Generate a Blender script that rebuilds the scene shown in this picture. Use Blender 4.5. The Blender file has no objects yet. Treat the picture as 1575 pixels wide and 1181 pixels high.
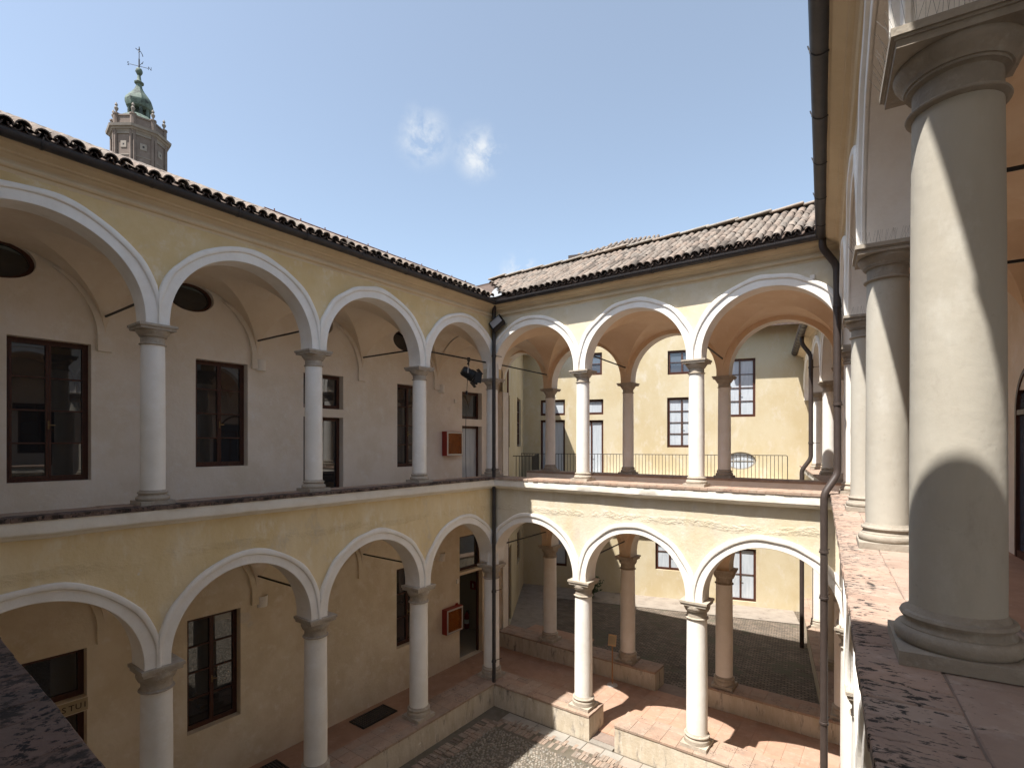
import bpy, bmesh, math, random
from mathutils import Vector, Matrix, noise
random.seed(7)
R = math.radians
scene = bpy.context.scene
COL = scene.collection

# ------------------------------------------------------------------ camera, world, sun, exposure
cam_d = bpy.data.cameras.new('camera'); cam = bpy.data.objects.new('camera', cam_d); COL.objects.link(cam)
cam.location = (0, 0, 6.0); cam.rotation_euler = (R(90), 0, 0)
cam_d.sensor_width = 36; cam_d.lens = 804.7/1575*36; cam_d.shift_y = 90.5/1575
cam_d.clip_start = .05; cam_d.clip_end = 2000
scene.camera = cam

SUN = Vector((-.434, -.326, 1)).normalized()
w = bpy.data.worlds.new('World'); scene.world = w; w.use_nodes = True
nt = w.node_tree; N = nt.nodes; L = nt.links; N.clear()
sky = N.new('ShaderNodeTexSky'); sky.sky_type = 'NISHITA'; sky.sun_disc = False
sky.sun_elevation = math.asin(SUN.z); sky.sun_rotation = math.atan2(SUN.x, SUN.y)
sky.altitude = 60; sky.air_density = 1.0; sky.dust_density = 1.5; sky.ozone_density = 1.4
bg = N.new('ShaderNodeBackground'); bg.inputs['Strength'].default_value = .147
out = N.new('ShaderNodeOutputWorld')
tc = N.new('ShaderNodeTexCoord')
nz = N.new('ShaderNodeTexNoise'); nz.inputs['Scale'].default_value = 23; nz.inputs['Distortion'].default_value = .25; nz.inputs['Detail'].default_value = 7; nz.inputs['Roughness'].default_value = .62
L.new(tc.outputs['Generated'], nz.inputs['Vector'])
def wmath(op, a, b=None, clamp=False):
    n = N.new('ShaderNodeMath'); n.operation = op; n.use_clamp = clamp
    for i, x in enumerate((a, b)):
        if x is None: continue
        if isinstance(x, (int, float)): n.inputs[i].default_value = x
        else: L.new(x, n.inputs[i])
    return n.outputs[0]
def cloud(d, size, dens):
    d = Vector(d).normalized()
    sb = N.new('ShaderNodeVectorMath'); sb.operation = 'SUBTRACT'; L.new(tc.outputs['Generated'], sb.inputs[0]); sb.inputs[1].default_value = d
    ln = N.new('ShaderNodeVectorMath'); ln.operation = 'LENGTH'; L.new(sb.outputs[0], ln.inputs[0])
    fall = wmath('SUBTRACT', 1.0, wmath('DIVIDE', ln.outputs['Value'], size), True)
    f2 = wmath('SUBTRACT', wmath('MULTIPLY', fall, 1.6), .15, True)
    m = wmath('SUBTRACT', wmath('MULTIPLY', nz.outputs['Fac'], 5.0), 1.95, True)
    return wmath('MULTIPLY', wmath('MULTIPLY', wmath('MULTIPLY', f2, f2), m), dens, True)
c = wmath('ADD', cloud((-.168, 1, .583), .066, .66), cloud((-.063, 1, .551), .062, .80), True)
c = wmath('ADD', c, cloud((.016, 1, .325), .05, 1.3), True)
mx = N.new('ShaderNodeMixRGB'); mx.blend_type = 'MIX'
hz = N.new('ShaderNodeMixRGB'); hz.inputs['Fac'].default_value = .35; L.new(sky.outputs['Color'], hz.inputs['Color1']); hz.inputs['Color2'].default_value = (1.0, .85, .14, 1)
L.new(c, mx.inputs['Fac']); L.new(hz.outputs['Color'], mx.inputs['Color1']); mx.inputs['Color2'].default_value = (2.5, 2.6, 2.68, 1)
L.new(mx.outputs['Color'], bg.inputs['Color']); L.new(bg.outputs[0], out.inputs['Surface'])

sd = bpy.data.lights.new('sun', 'SUN'); sd.energy = 4.0; sd.angle = R(.53); sd.color = (1, .96, .905)
so = bpy.data.objects.new('sun', sd); COL.objects.link(so); so.rotation_euler = SUN.to_track_quat('Z', 'Y').to_euler()
scene.view_settings.view_transform = 'Standard'; scene.view_settings.look = 'None'
scene.view_settings.exposure = 1.32; scene.view_settings.gamma = 1
scene.cycles.diffuse_bounces = 9; scene.cycles.max_bounces = 14

# ------------------------------------------------------------------ frames of the wings (origin on the column axis, x along the wing)
def tag(o, label, cat, group=None, kind=None):
    o['label'] = label; o['category'] = cat
    if group: o['group'] = group
    if kind: o['kind'] = kind
    return o
def empty(name, loc, rz=0):
    o = bpy.data.objects.new(name, None); COL.objects.link(o); o.location = loc; o.rotation_euler = (0, 0, rz); o.empty_display_size = .2
    return o
def wingframe(name, o, d, label):
    e = empty(name, (o[0], o[1], 0), math.atan2(d[1], d[0])); tag(e, label, 'building'); return e
W_L = wingframe('left_wing', (-.468, 12.35), (.595, .804), 'long shaded courtyard wing at left with white arches and columns on two storeys')
W_B = wingframe('back_wing', (-.468, 12.35), (.804, -.595), 'sunlit arcaded wing closing the courtyard, with open loggia on both sides and weathered tile roof')
W_R = wingframe('right_wing', (5.29, 8.089), (-.510, -.860), 'foreshortened sunlit arcaded wing at right with the big column beside the viewer')
W_F = wingframe('front_wing', (.38, -.19), (-.79, .615), 'near wing showing only its dark lichened brick sill at bottom left')
FAR = wingframe('yellow_house', (.48, 22.25), (.935, -.354), 'pale yellow house with tall windows and balcony doors behind the open loggia')
IL = wingframe('side_house', (-.229, 15.82), (.11, .994), 'narrow yellow house side with two slit windows seen through the leftmost loggia arch')
W_E = wingframe('rear_wing', (10.52, 18.5), (-.437, -.9), 'sunlit arcade continuing beyond the loggia at far right, with brown gutter')

# ------------------------------------------------------------------ materials
def lerpc(a, b, k): return tuple(a[i]*(1-k)+b[i]*k for i in range(3))
def mat(name, c1, c2=None, c3=None, scale=2.0, rough=.9, bump=.0, bscale=30, stain=None, stain_scale=3.0, stain_cut=.58,
        spec=.3, metal=0, rand=0.0, attr=False, crack=None, stretch=None, soft=.12, brick=None, speck=None, patch=None, frame=None):
    m = bpy.data.materials.new(name); m.use_nodes = True
    t = m.node_tree; n = t.nodes; l = t.links; b = n['Principled BSDF']
    b.inputs['Roughness'].default_value = rough; b.inputs['Metallic'].default_value = metal
    b.inputs['Specular IOR Level'].default_value = spec
    c2 = c2 or c1
    co = n.new('ShaderNodeNewGeometry').outputs['Position']
    if stretch:
        mp = n.new('ShaderNodeMapping'); mp.inputs['Scale'].default_value = stretch; l.new(co, mp.inputs['Vector']); cs = mp.outputs[0]
    else: cs = co
    fo = None
    if frame:
        tcn = n.new('ShaderNodeTexCoord'); tcn.object = frame; fo = tcn.outputs['Object']
    def ns(sc, det=5, ro=.6, src=None):
        x = n.new('ShaderNodeTexNoise'); x.inputs['Scale'].default_value = sc; x.inputs['Detail'].default_value = det
        x.inputs['Roughness'].default_value = ro; l.new(src or co, x.inputs['Vector']); return x.outputs['Fac']
    def ramp(f, a, bb):
        x = n.new('ShaderNodeMapRange'); x.inputs['From Min'].default_value = a; x.inputs['From Max'].default_value = bb
        x.interpolation_type = 'SMOOTHSTEP'; l.new(f, x.inputs['Value']); return x.outputs[0]
    def mix(f, a, bb, mode='MIX'):
        x = n.new('ShaderNodeMixRGB'); x.blend_type = mode
        for i, v in zip(('Fac', 'Color1', 'Color2'), (f, a, bb)):
            if isinstance(v, (int, float)): x.inputs[i].default_value = v
            elif isinstance(v, tuple): x.inputs[i].default_value = (*v[:3], 1)
            else: l.new(v, x.inputs[i])
        return x.outputs[0]
    col = mix(ramp(ns(scale, 6, .65, cs), .36, .66), c1, c2)
    if c3: col = mix(ramp(ns(scale*2.3+1, 6, .7, cs), .5, .75), col, c3)
    if brick:
        bk = n.new('ShaderNodeTexBrick'); bk.inputs['Scale'].default_value = brick; bk.inputs['Mortar Size'].default_value = .06
        bk.inputs['Color1'].default_value = (.65, .65, .65, 1); bk.inputs['Color2'].default_value = (1.35, 1.28, 1.2, 1); bk.inputs['Mortar'].default_value = (.45, .44, .42, 1)
        mp = n.new('ShaderNodeMapping'); mp.inputs['Rotation'].default_value = (0, 0, .5); l.new(co, mp.inputs['Vector']); l.new(mp.outputs[0], bk.inputs['Vector'])
        col = mix(1.0, col, bk.outputs['Color'], 'MULTIPLY')
    if patch:
        pc, psc, pcut = patch; col = mix(ramp(ns(psc, 9, .62), pcut, pcut+.025), col, pc)
    if speck:
        pc, psc, pcut = speck; a_ = ramp(ns(psc, 4, .7), .52, .60); b_2 = ramp(ns(psc*.13, 4, .6), pcut, pcut+.16)
        q_ = n.new('ShaderNodeMath'); q_.operation = 'MULTIPLY'; l.new(a_, q_.inputs[0]); l.new(b_2, q_.inputs[1]); q_ = q_.outputs[0]
        if fo:
            mp = n.new('ShaderNodeMapping'); mp.inputs['Scale'].default_value = (2.0, .8, 1); l.new(fo, mp.inputs['Vector'])
            sp = n.new('ShaderNodeSeparateXYZ'); l.new(fo, sp.inputs[0])
            dens = n.new('ShaderNodeMapRange'); dens.inputs['From Min'].default_value = -.31; dens.inputs['From Max'].default_value = .12; dens.inputs['To Min'].default_value = .115; dens.inputs['To Max'].default_value = -.05; l.new(sp.outputs['Y'], dens.inputs['Value'])
            f1 = n.new('ShaderNodeMath'); f1.operation = 'ADD'; l.new(ns(24, 6, .72, mp.outputs[0]), f1.inputs[0]); l.new(dens.outputs[0], f1.inputs[1])
            f2 = n.new('ShaderNodeMath'); f2.operation = 'MULTIPLY_ADD'; l.new(ns(3.5, 4, .6, fo), f2.inputs[0]); f2.inputs[1].default_value = .28; l.new(f1.outputs[0], f2.inputs[2])
            q_ = ramp(f2.outputs[0], .755, .815)
        col = mix(q_, col, pc)
    if stain: col = mix(ramp(ns(stain_scale, 8, .72, cs), stain_cut, stain_cut+soft), col, stain)
    if rand or attr:
        if attr:
            a = n.new('ShaderNodeAttribute'); a.attribute_name = 'tone'; f = a.outputs['Fac']
        else: f = n.new('ShaderNodeObjectInfo').outputs['Random']
        rr = n.new('ShaderNodeValToRGB'); l.new(f, rr.inputs[0]); e = rr.color_ramp.elements
        lo, hi = 1-rand, 1+rand*.7
        e[0].color = (lo, lo*.99, lo*.97, 1); e[1].color = (hi*1.0, hi*.98, hi*.95, 1)
        e2 = rr.color_ramp.elements.new(.35); e2.color = (1.0*hi, .92*hi, .87*hi, 1)
        e3 = rr.color_ramp.elements.new(.7); e3.color = (.98, 1, 1, 1)
        col = mix(1.0, col, rr.outputs[0], 'MULTIPLY')
    l.new(col, b.inputs['Base Color'])
    if bump:
        h = ns(bscale, 8, .6); h2 = ns(bscale*.14, 4, .6)
        ad = n.new('ShaderNodeMath'); ad.operation = 'MULTIPLY_ADD'; l.new(h2, ad.inputs[0]); ad.inputs[1].default_value = 2.5; l.new(h, ad.inputs[2])
        hh = ad.outputs[0]
        bp = n.new('ShaderNodeBump'); bp.inputs['Strength'].default_value = bump; bp.inputs['Distance'].default_value = .012
        if crack:
            sp = n.new('ShaderNodeSeparateXYZ'); l.new(co, sp.inputs[0])
            wv = n.new('ShaderNodeMath'); wv.operation = 'MULTIPLY_ADD'; l.new(ns(.9, 3), wv.inputs[0]); wv.inputs[1].default_value = .22; wv.inputs[2].default_value = -.11-crack
            ad2 = n.new('ShaderNodeMath'); ad2.operation = 'ADD'; l.new(sp.outputs['Z'], ad2.inputs[0]); l.new(wv.outputs[0], ad2.inputs[1])
            ab = n.new('ShaderNodeMath'); ab.operation = 'ABSOLUTE'; l.new(ad2.outputs[0], ab.inputs[0])
            k = ramp(ab.outputs[0], .085, .02)
            mp = n.new('ShaderNodeMapping'); mp.inputs['Scale'].default_value = (1, 1, 2.2); l.new(co, mp.inputs['Vector'])
            vn = ramp(ns(11, 6, .7, mp.outputs[0]), .35, .65); vn2 = ramp(ns(1.7, 4, .6), .40, .56)
            mv = n.new('ShaderNodeMath'); mv.operation = 'MULTIPLY'; l.new(vn, mv.inputs[0]); l.new(vn2, mv.inputs[1]); vn = mv.outputs[0]
            mu = n.new('ShaderNodeMath'); mu.operation = 'MULTIPLY'; l.new(k, mu.inputs[0]); l.new(vn, mu.inputs[1])
            m2 = n.new('ShaderNodeMath'); m2.operation = 'MULTIPLY_ADD'; l.new(mu.outputs[0], m2.inputs[0]); m2.inputs[1].default_value = 4.0; l.new(hh, m2.inputs[2]); hh = m2.outputs[0]
        l.new(hh, bp.inputs['Height']); l.new(bp.outputs[0], b.inputs['Normal'])
    return m
M = {}
M['yellow'] = mat('yellow_plaster', (.69, .535, .30), (.62, .455, .225), (.71, .595, .41), scale=1.1, bump=.35, bscale=26, stain=(.55, .46, .32), stain_scale=1.3, stain_cut=.58, soft=.2, patch=((.50, .47, .40), 1.7, .715))
M['yellow_low'] = mat('yellow_plaster_cracked', (.74, .61, .385), (.67, .52, .28), (.77, .68, .51), scale=1.1, bump=.4, bscale=26, crack=4.55, stain=(.58, .49, .36), stain_scale=1.6, stain_cut=.55, soft=.2, patch=((.70, .65, .56), 1.4, .68), stretch=(1.3, 1.3, .6))
M['yellow_b'] = mat('sunlit_yellow_plaster', (.615, .535, .395), (.565, .47, .30), (.645, .585, .47), scale=1.1, bump=.35, bscale=26, stain=(.50, .44, .345), stain_scale=1.3, stain_cut=.58, soft=.2, patch=((.49, .46, .41), 1.7, .715))  # paler copy of the yellow, bright sunlight put into the colour
M['yellow_low_b'] = mat('sunlit_cracked_plaster', (.605, .54, .42), (.55, .47, .32), (.645, .60, .50), scale=1.1, bump=.4, bscale=26, crack=4.55, stain=(.52, .46, .375), stain_scale=1.6, stain_cut=.55, soft=.2, patch=((.585, .545, .47), 1.4, .69), stretch=(1.3, 1.3, .6))  # cracked plaster copy, paled so its colour carries the sunlight
M['far_yellow'] = mat('pale_yellow_plaster', (.525, .458, .318), (.475, .39, .24), (.55, .495, .39), scale=.8, bump=.25, bscale=20, patch=((.49, .435, .345), .9, .66), stretch=(1, 1, .6))
M['pale'] = mat('white_bounce_plaster', (.80, .74, .62), (.75, .67, .52), (.81, .77, .69), scale=1.2, bump=.35, bscale=26, stain=(.62, .55, .44), stain_scale=1.6, stain_cut=.60, soft=.2)  # white of the right wing; unseen front walls share it to bounce more light
M['inner'] = mat('beige_plaster', (.80, .73, .64), (.73, .65, .54), (.82, .77, .70), scale=1.5, bump=.35, bscale=24, stain=(.83, .79, .74), stain_scale=1.4, stain_cut=.55, soft=.2, patch=((.70, .63, .55), 1.9, .69))
M['inner_low'] = mat('ochre_plaster', (.76, .66, .50), (.67, .56, .39), (.80, .72, .60), scale=1.5, bump=.45, bscale=24, stain=(.60, .51, .39), stain_scale=1.6, stain_cut=.58, soft=.2, patch=((.72, .65, .55), 1.6, .68))
M['vault'] = mat('tan_plaster', (.78, .62, .455), (.72, .55, .38), (.80, .66, .51), scale=1.2, bump=.25, bscale=18, patch=((.66, .52, .38), 1.3, .68))
M['vault_pale'] = mat('pale_vault_plaster', (.76, .66, .53), (.70, .59, .45), (.79, .71, .60), scale=1.2, bump=.2, bscale=18)
M['trim'] = mat('white_plaster', (.82, .785, .72), (.76, .715, .64), scale=3, bump=.3, bscale=30, stain=(.56, .51, .44), stain_scale=5, stain_cut=.63)
M['cornice'] = mat('cream_plaster', (.64, .52, .35), (.58, .46, .30), scale=2, bump=.2, bscale=30)
M['band'] = mat('white_weathered_plaster', (.74, .69, .60), (.68, .62, .52), scale=3, bump=.5, bscale=18, stain=(.42, .35, .27), stain_scale=6, stain_cut=.67)
M['shaft'] = mat('column_plaster', (.80, .765, .70), (.74, .70, .625), (.82, .79, .74), scale=2.2, bump=.2, bscale=18, stain=(.66, .61, .53), stain_scale=3.2, stain_cut=.62)
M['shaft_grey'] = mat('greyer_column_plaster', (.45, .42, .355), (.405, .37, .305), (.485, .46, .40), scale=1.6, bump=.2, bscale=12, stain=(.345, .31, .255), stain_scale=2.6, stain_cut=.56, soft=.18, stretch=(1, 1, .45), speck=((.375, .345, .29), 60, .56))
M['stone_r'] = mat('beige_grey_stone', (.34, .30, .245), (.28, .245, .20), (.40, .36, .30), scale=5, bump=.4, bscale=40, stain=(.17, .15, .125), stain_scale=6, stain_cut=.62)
M['stone'] = mat('grey_stone', (.41, .355, .285), (.34, .29, .23), (.48, .43, .36), scale=6, bump=.5, bscale=40, stain=(.19, .165, .14), stain_scale=7, stain_cut=.66)
M['terra'] = mat('terracotta', (.335, .25, .19), (.30, .215, .165), (.39, .305, .25), scale=5, bump=.3, bscale=35, rand=.14, speck=((.13, .10, .085), 34, .50), stain=(.25, .195, .16), stain_scale=5, stain_cut=.60)
M['lichen'] = mat('lichened_terracotta', (.365, .275, .22), (.315, .23, .185), (.42, .34, .285), scale=4, bump=.4, bscale=35, rand=.14, speck=((.04, .035, .032), 38, .44), stain=(.28, .22, .185), stain_scale=3, stain_cut=.56, soft=.2, frame=W_R)
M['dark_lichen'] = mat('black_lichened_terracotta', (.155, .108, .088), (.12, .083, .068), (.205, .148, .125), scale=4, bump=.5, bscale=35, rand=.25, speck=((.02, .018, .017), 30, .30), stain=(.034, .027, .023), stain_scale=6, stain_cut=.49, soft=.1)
M['mortar'] = mat('mortar', (.25, .19, .155), (.21, .16, .13), scale=8, bump=.4)
M['lowwall'] = mat('grimy_plaster', (.54, .47, .37), (.46, .39, .29), (.60, .54, .45), scale=2.2, bump=.5, bscale=24, stain=(.22, .195, .17), stain_scale=3.2, stain_cut=.535, soft=.16, stretch=(2.2, 2.2, .6), patch=((.66, .62, .54), 2.0, .66))
M['floor'] = mat('terracotta_floor', (.385, .255, .185), (.335, .215, .155), (.42, .30, .235), scale=3, rough=.75, bump=.15, rand=.07, stain=(.30, .205, .155), stain_scale=2.2, stain_cut=.58)
M['pale_floor'] = mat('bounce_pale_floor', (.55, .44, .35), (.50, .39, .31), scale=3, rough=.75)  # unseen upper floor, lightened to bounce light onto the loggia walls
M['tile'] = mat('roof_tile', (.185, .155, .128), (.135, .113, .095), (.26, .23, .195), scale=9, bump=.4, rand=.50, stain=(.05, .045, .04), stain_scale=12, stain_cut=.54)
M['tile_all'] = mat('roof_tile_mass', (.185, .155, .128), (.135, .113, .095), (.26, .23, .195), scale=9, bump=.4, rand=.50, attr=True, stain=(.05, .045, .04), stain_scale=12, stain_cut=.54)
M['pan'] = mat('roof_pan', (.11, .078, .062), (.075, .056, .046), scale=8, bump=.4)
M['ridge'] = mat('ridge_slab', (.36, .32, .27), (.30, .265, .225), scale=6, bump=.4, rand=.15)
M['gutter'] = mat('dark_gutter', (.030, .027, .027), (.045, .038, .036), scale=5, rough=.5, spec=.4)
M['pipe'] = mat('brown_downpipe', (.058, .043, .037), (.048, .036, .031), scale=5, rough=.5, spec=.3)
M['iron'] = mat('black_iron', (.022, .02, .02), rough=.5)
M['grate'] = mat('worn_grate', (.10, .09, .08), rough=.5)
M['rust'] = mat('rusty_rod', (.16, .07, .05), rough=.6)
M['zinc'] = mat('zinc_sheet', (.30, .31, .32), (.25, .26, .27), rough=.55, metal=.1)
M['wood'] = mat('dark_wood', (.085, .034, .022), (.06, .024, .016), scale=6, rough=.45, stretch=(6, 6, 1), bump=.1)
M['brassy'] = mat('dull_brass', (.22, .15, .07), rough=.4, metal=.6)
M['glass'] = mat('dark_glass', (.02, .02, .022), rough=.015, spec=1.0)
M['curtain'] = mat('curtained_glass', (.50, .54, .58), (.42, .46, .50), scale=2.5, rough=.08, spec=.8, stretch=(5, 5, .6))
M['skyglass'] = mat('bluish_glass', (.08, .10, .13), rough=.03, spec=1)
M['umber'] = mat('umber_plaster', (.16, .125, .09), (.13, .10, .07), scale=1.5)
M['room'] = mat('dim_room_plaster', (.42, .38, .30), rough=.9)
M['red'] = mat('red_enamel', (.30, .035, .022), (.26, .03, .02), rough=.4)
M['hose'] = mat('orange_hose', (.45, .11, .015), (.36, .08, .012), scale=7, rough=.6)
M['steel'] = mat('pale_metal', (.55, .53, .50), rough=.4, metal=.4)
M['black'] = mat('black_paint', (.012, .012, .013), rough=.45)
M['lens'] = mat('lamp_lens', (.35, .36, .38), rough=.15, spec=.8)
M['plaque'] = mat('stone_plaque', (.40, .32, .20), (.36, .28, .17), scale=4, bump=.2)
M['ink'] = mat('dark_lettering', (.06, .045, .03))
M['paper'] = mat('pale_card', (.50, .33, .18), rough=.7)
M['brass'] = mat('brown_pole', (.30, .15, .06), rough=.5)
M['copper'] = mat('green_copper', (.075, .105, .085), (.13, .17, .14), (.05, .07, .055), scale=.9, rough=.7, stain=(.035, .042, .036), stain_scale=1.5, stain_cut=.5)
M['tbrick'] = mat('tower_brick', (.19, .15, .125), (.155, .12, .10), (.23, .195, .17), scale=.7, bump=.5, bscale=3)
M['tstone'] = mat('tower_stone', (.27, .235, .20), (.20, .175, .15), scale=.8, bump=.3, bscale=4)
M['cobble'] = mat('river_cobble', (.235, .215, .185), (.185, .17, .145), scale=6, rough=.85, bump=.2, rand=.50, attr=True)
M['earth'] = mat('courtyard_earth', (.135, .115, .09), (.105, .09, .065), (.17, .15, .12), scale=3, bump=.6, bscale=40, stain=(.09, .095, .05), stain_scale=2, stain_cut=.58)
M['paver'] = mat('worn_brick_paver', (.25, .20, .16), (.20, .16, .13), (.33, .29, .25), scale=5, bump=.4, rand=.35, attr=True)
M['kerbstone'] = mat('pale_paving_stone', (.30, .275, .24), (.25, .225, .195), scale=3, bump=.4, rand=.15, stain=(.13, .115, .10), stain_scale=3, stain_cut=.58)
M['inner_paving'] = mat('inner_brick_paving', (.20, .165, .135), (.15, .125, .10), (.25, .215, .185), scale=1.6, bump=.9, bscale=20, stain=(.105, .10, .07), stain_scale=.9, stain_cut=.52, soft=.12, brick=3.4)
M['ground'] = mat('town_ground', (.14, .12, .10), (.11, .10, .08), scale=.3)
M['leaf'] = mat('dark_leaves', (.035, .06, .022), (.05, .08, .03), scale=9, rough=.6, rand=.2)
M['stem'] = mat('brown_stem', (.10, .07, .045))

# ------------------------------------------------------------------ mesh helpers
class MB:
    def __init__(s): s.v = []; s.f = []; s.tone = []
    def add(s, vs, fs, tone=None):
        o = len(s.v); s.v += [tuple(p) for p in vs]; s.f += [tuple(i+o for i in f) for f in fs]
        if tone is not None: s.tone += [tone]*len(fs)
        return s
    def box(s, x0, x1, y0, y1, z0, z1, tone=None):
        return s.add([(x0,y0,z0),(x1,y0,z0),(x1,y1,z0),(x0,y1,z0),(x0,y0,z1),(x1,y0,z1),(x1,y1,z1),(x0,y1,z1)],
                     [(0,3,2,1),(4,5,6,7),(0,1,5,4),(1,2,6,5),(2,3,7,6),(3,0,4,7)], tone)
    def lathe(s, prof, n=32, c=(0,0,0), flute=0):
        vs = []; fs = []; k = len(prof)
        for i in range(n):
            a = 2*math.pi*i/n
            for r, z in prof:
                rr = r*(1-flute*(i % 2)); vs.append((c[0]+rr*math.cos(a), c[1]+rr*math.sin(a), c[2]+z))
        for i in range(n):
            j = (i+1) % n
            for q in range(k-1): fs.append((i*k+q, j*k+q, j*k+q+1, i*k+q+1))
        fs.append(tuple(i*k for i in range(n))[::-1]); fs.append(tuple(i*k+k-1 for i in range(n)))
        return s.add(vs, fs)
    def tube(s, pts, r, n=10, cap=True):
        pts = [Vector(p) for p in pts]; vs = []; fs = []; up = None
        for i, p in enumerate(pts):
            d = (pts[min(i+1, len(pts)-1)]-pts[max(i-1, 0)]).normalized()
            if up is None: up = d.orthogonal().normalized()
            up = (up-d*up.dot(d)).normalized(); q = d.cross(up)
            for k in range(n):
                a = 2*math.pi*k/n; vs.append(p+r*(math.cos(a)*up+math.sin(a)*q))
        for i in range(len(pts)-1):
            for k in range(n):
                j = (k+1) % n; fs.append((i*n+k, i*n+j, (i+1)*n+j, (i+1)*n+k))
        if cap: fs.append(tuple(range(n))[::-1]); fs.append(tuple(range((len(pts)-1)*n, len(pts)*n)))
        return s.add(vs, fs)
    def sweep(s, prof, s0, s1, n=1, jit=0, closed=True):
        # profile of (t,z) swept along local x; s0, s1 are functions of t (mitres)
        k = len(prof); vs = []; fs = []
        for i in range(n+1):
            u = i/n
            for t, z in prof:
                x = s0(t)*(1-u)+s1(t)*u
                j = jit*noise.noise(Vector((x*2.3, t*7, z*7))) if jit else 0
                vs.append((x, t+j*.6, z+j))
        for i in range(n):
            for q in range(k if closed else k-1):
                r = (q+1) % k; fs.append((i*k+q, (i+1)*k+q, (i+1)*k+r, i*k+r))
        if closed: fs.append(tuple(range(k))); fs.append(tuple(range(n*k, n*k+k))[::-1])
        return s.add(vs, fs)
    def mesh(s, name, m, smooth=None):
        me = bpy.data.meshes.new(name); me.from_pydata(s.v, [], s.f); me.materials.append(m)
        if s.tone:
            a = me.attributes.new('tone', 'FLOAT', 'FACE'); a.data.foreach_set('value', s.tone)
        if smooth is not None:
            me.polygons.foreach_set('use_smooth', [True]*len(me.polygons)); me.set_sharp_from_angle(angle=R(smooth))
        me.update(); return me
    def build(s, name, m, parent=None, loc=(0,0,0), smooth=None, rot=(0,0,0), recalc=True):
        me = s.mesh(name, m, smooth)
        if recalc:
            bm = bmesh.new(); bm.from_mesh(me); bmesh.ops.recalc_face_normals(bm, faces=bm.faces); bm.to_mesh(me); bm.free()
            if smooth is not None: me.set_sharp_from_angle(angle=R(smooth))
        return put(name, me, parent, loc, rot)
def put(name, me, parent=None, loc=(0,0,0), rot=(0,0,0), scale=(1,1,1)):
    o = bpy.data.objects.new(name, me); COL.objects.link(o); o.location = loc; o.rotation_euler = rot; o.scale = scale
    if parent: o.parent = parent
    return o
def structure(o): o['kind'] = 'structure'; return o
def stuff(o): o['kind'] = 'stuff'; return o
def bevbox(name, m, sx, sy, sz, bv=.006, seg=1):
    bm = bmesh.new(); bmesh.ops.create_cube(bm, size=1)
    for v in bm.verts: v.co = Vector((v.co.x*sx, v.co.y*sy, v.co.z*sz))
    bmesh.ops.bevel(bm, geom=bm.edges[:], offset=bv, segments=seg, affect='EDGES')
    me = bpy.data.meshes.new(name); bm.to_mesh(me); bm.free(); me.materials.append(m); return me
def world_of(e, s, t, z):
    a = e.rotation_euler.z; return (e.location.x+s*math.cos(a)-t*math.sin(a), e.location.y+s*math.sin(a)+t*math.cos(a), z)

# ------------------------------------------------------------------ building kit (local axes: x along the wall, y into the wing, z up)
SILL = 5.215; UP = 7.5; LOW0 = .52; LOW = 3.16; FLOOR = 4.36
def column_meshes(H, r, tag_, amax=None, bmax=None):
    k = r/.139
    base = MB(); h = min(.19*k, bmax or 9); base.box(-h, h, -h, h, 0, .05*k)
    P = [(.10, .05), (.176, .051), (.185, .062), (.188, .078), (.185, .094), (.176, .105), (.166, .107), (.166, .112), (.158, .120), (.155, .130), (.158, .138), (.165, .140),
         (.170, .150), (.165, .161), (.158, .163), (.151, .164), (.147, .170), (.143, .178), (.139, .186), (.10, .186)]
    base.lathe([(min(a*k, h*.985), b*k) for a, b in P], 40)
    shaft = MB(); z0 = .184*k; z1 = H-.254*k; pr = []
    for i in range(15):
        u = i/14; pr.append((r*(1-.055*u**2.2)*1.0, z0+(z1-z0)*u))
    shaft.lathe(pr, 48)
    # hand-plastered wobble
    shaft.v = [(x*(1+.012*noise.noise(Vector((x*5, y*5, z*1.6)))), y*(1+.012*noise.noise(Vector((x*5+9, y*5, z*1.6)))), z) for x, y, z in shaft.v]
    cap = MB(); g = .945
    Q = [(.09, -.256), (.139*g, -.256), (.139*g+.008, -.254), (.151, -.248), (.153, -.243), (.151, -.238), (.139*g+.006, -.233), (.139*g, -.230), (.139*g, -.155), (.143, -.150), (.150, -.149), (.150, -.139), (.157, -.138), (.157, -.130),
         (.165, -.120), (.178, -.105), (.187, -.088), (.190, -.075), (.188, -.066), (.10, -.066)]
    aq = (amax/.216) if amax else k
    cap.lathe([(a*k if a < .152 and not amax else max(min(a*k, .190*aq+.012), min(a*k, r*1.02)), H+b*k) for a, b in Q], 40)
    for a, z0_, z1_ in ((.199, -.067, -.040), (.206, -.040, -.030), (.216, -.030, 0)):
        cap.box(-a*aq, a*aq, -a*aq, a*aq, H+z0_*k, H+z1_*k)
    def fin(mb, nm, m, sm):
        me = mb.mesh(nm, m, sm); bm = bmesh.new(); bm.from_mesh(me); bmesh.ops.recalc_face_normals(bm, faces=bm.faces); bm.to_mesh(me); bm.free()
        me.set_sharp_from_angle(angle=R(sm)); return me
    return fin(base, 'base', M['stone'], 40), fin(shaft, 'shaft', M['shaft'], 60), fin(cap, 'capital', M['stone'], 40)
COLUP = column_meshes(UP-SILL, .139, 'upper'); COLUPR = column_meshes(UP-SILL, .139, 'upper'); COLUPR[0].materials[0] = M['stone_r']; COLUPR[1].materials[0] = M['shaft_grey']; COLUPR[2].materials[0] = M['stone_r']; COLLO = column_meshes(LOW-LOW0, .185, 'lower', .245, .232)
def column(parent, s, t, z, kit, sc=1.0):
    c = put('column', kit[1], parent, (s, t, z), (0, 0, 0), (1, 1, sc))
    put('base', kit[0], c); put('capital', kit[2], c); return c
STILT = .06
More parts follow.
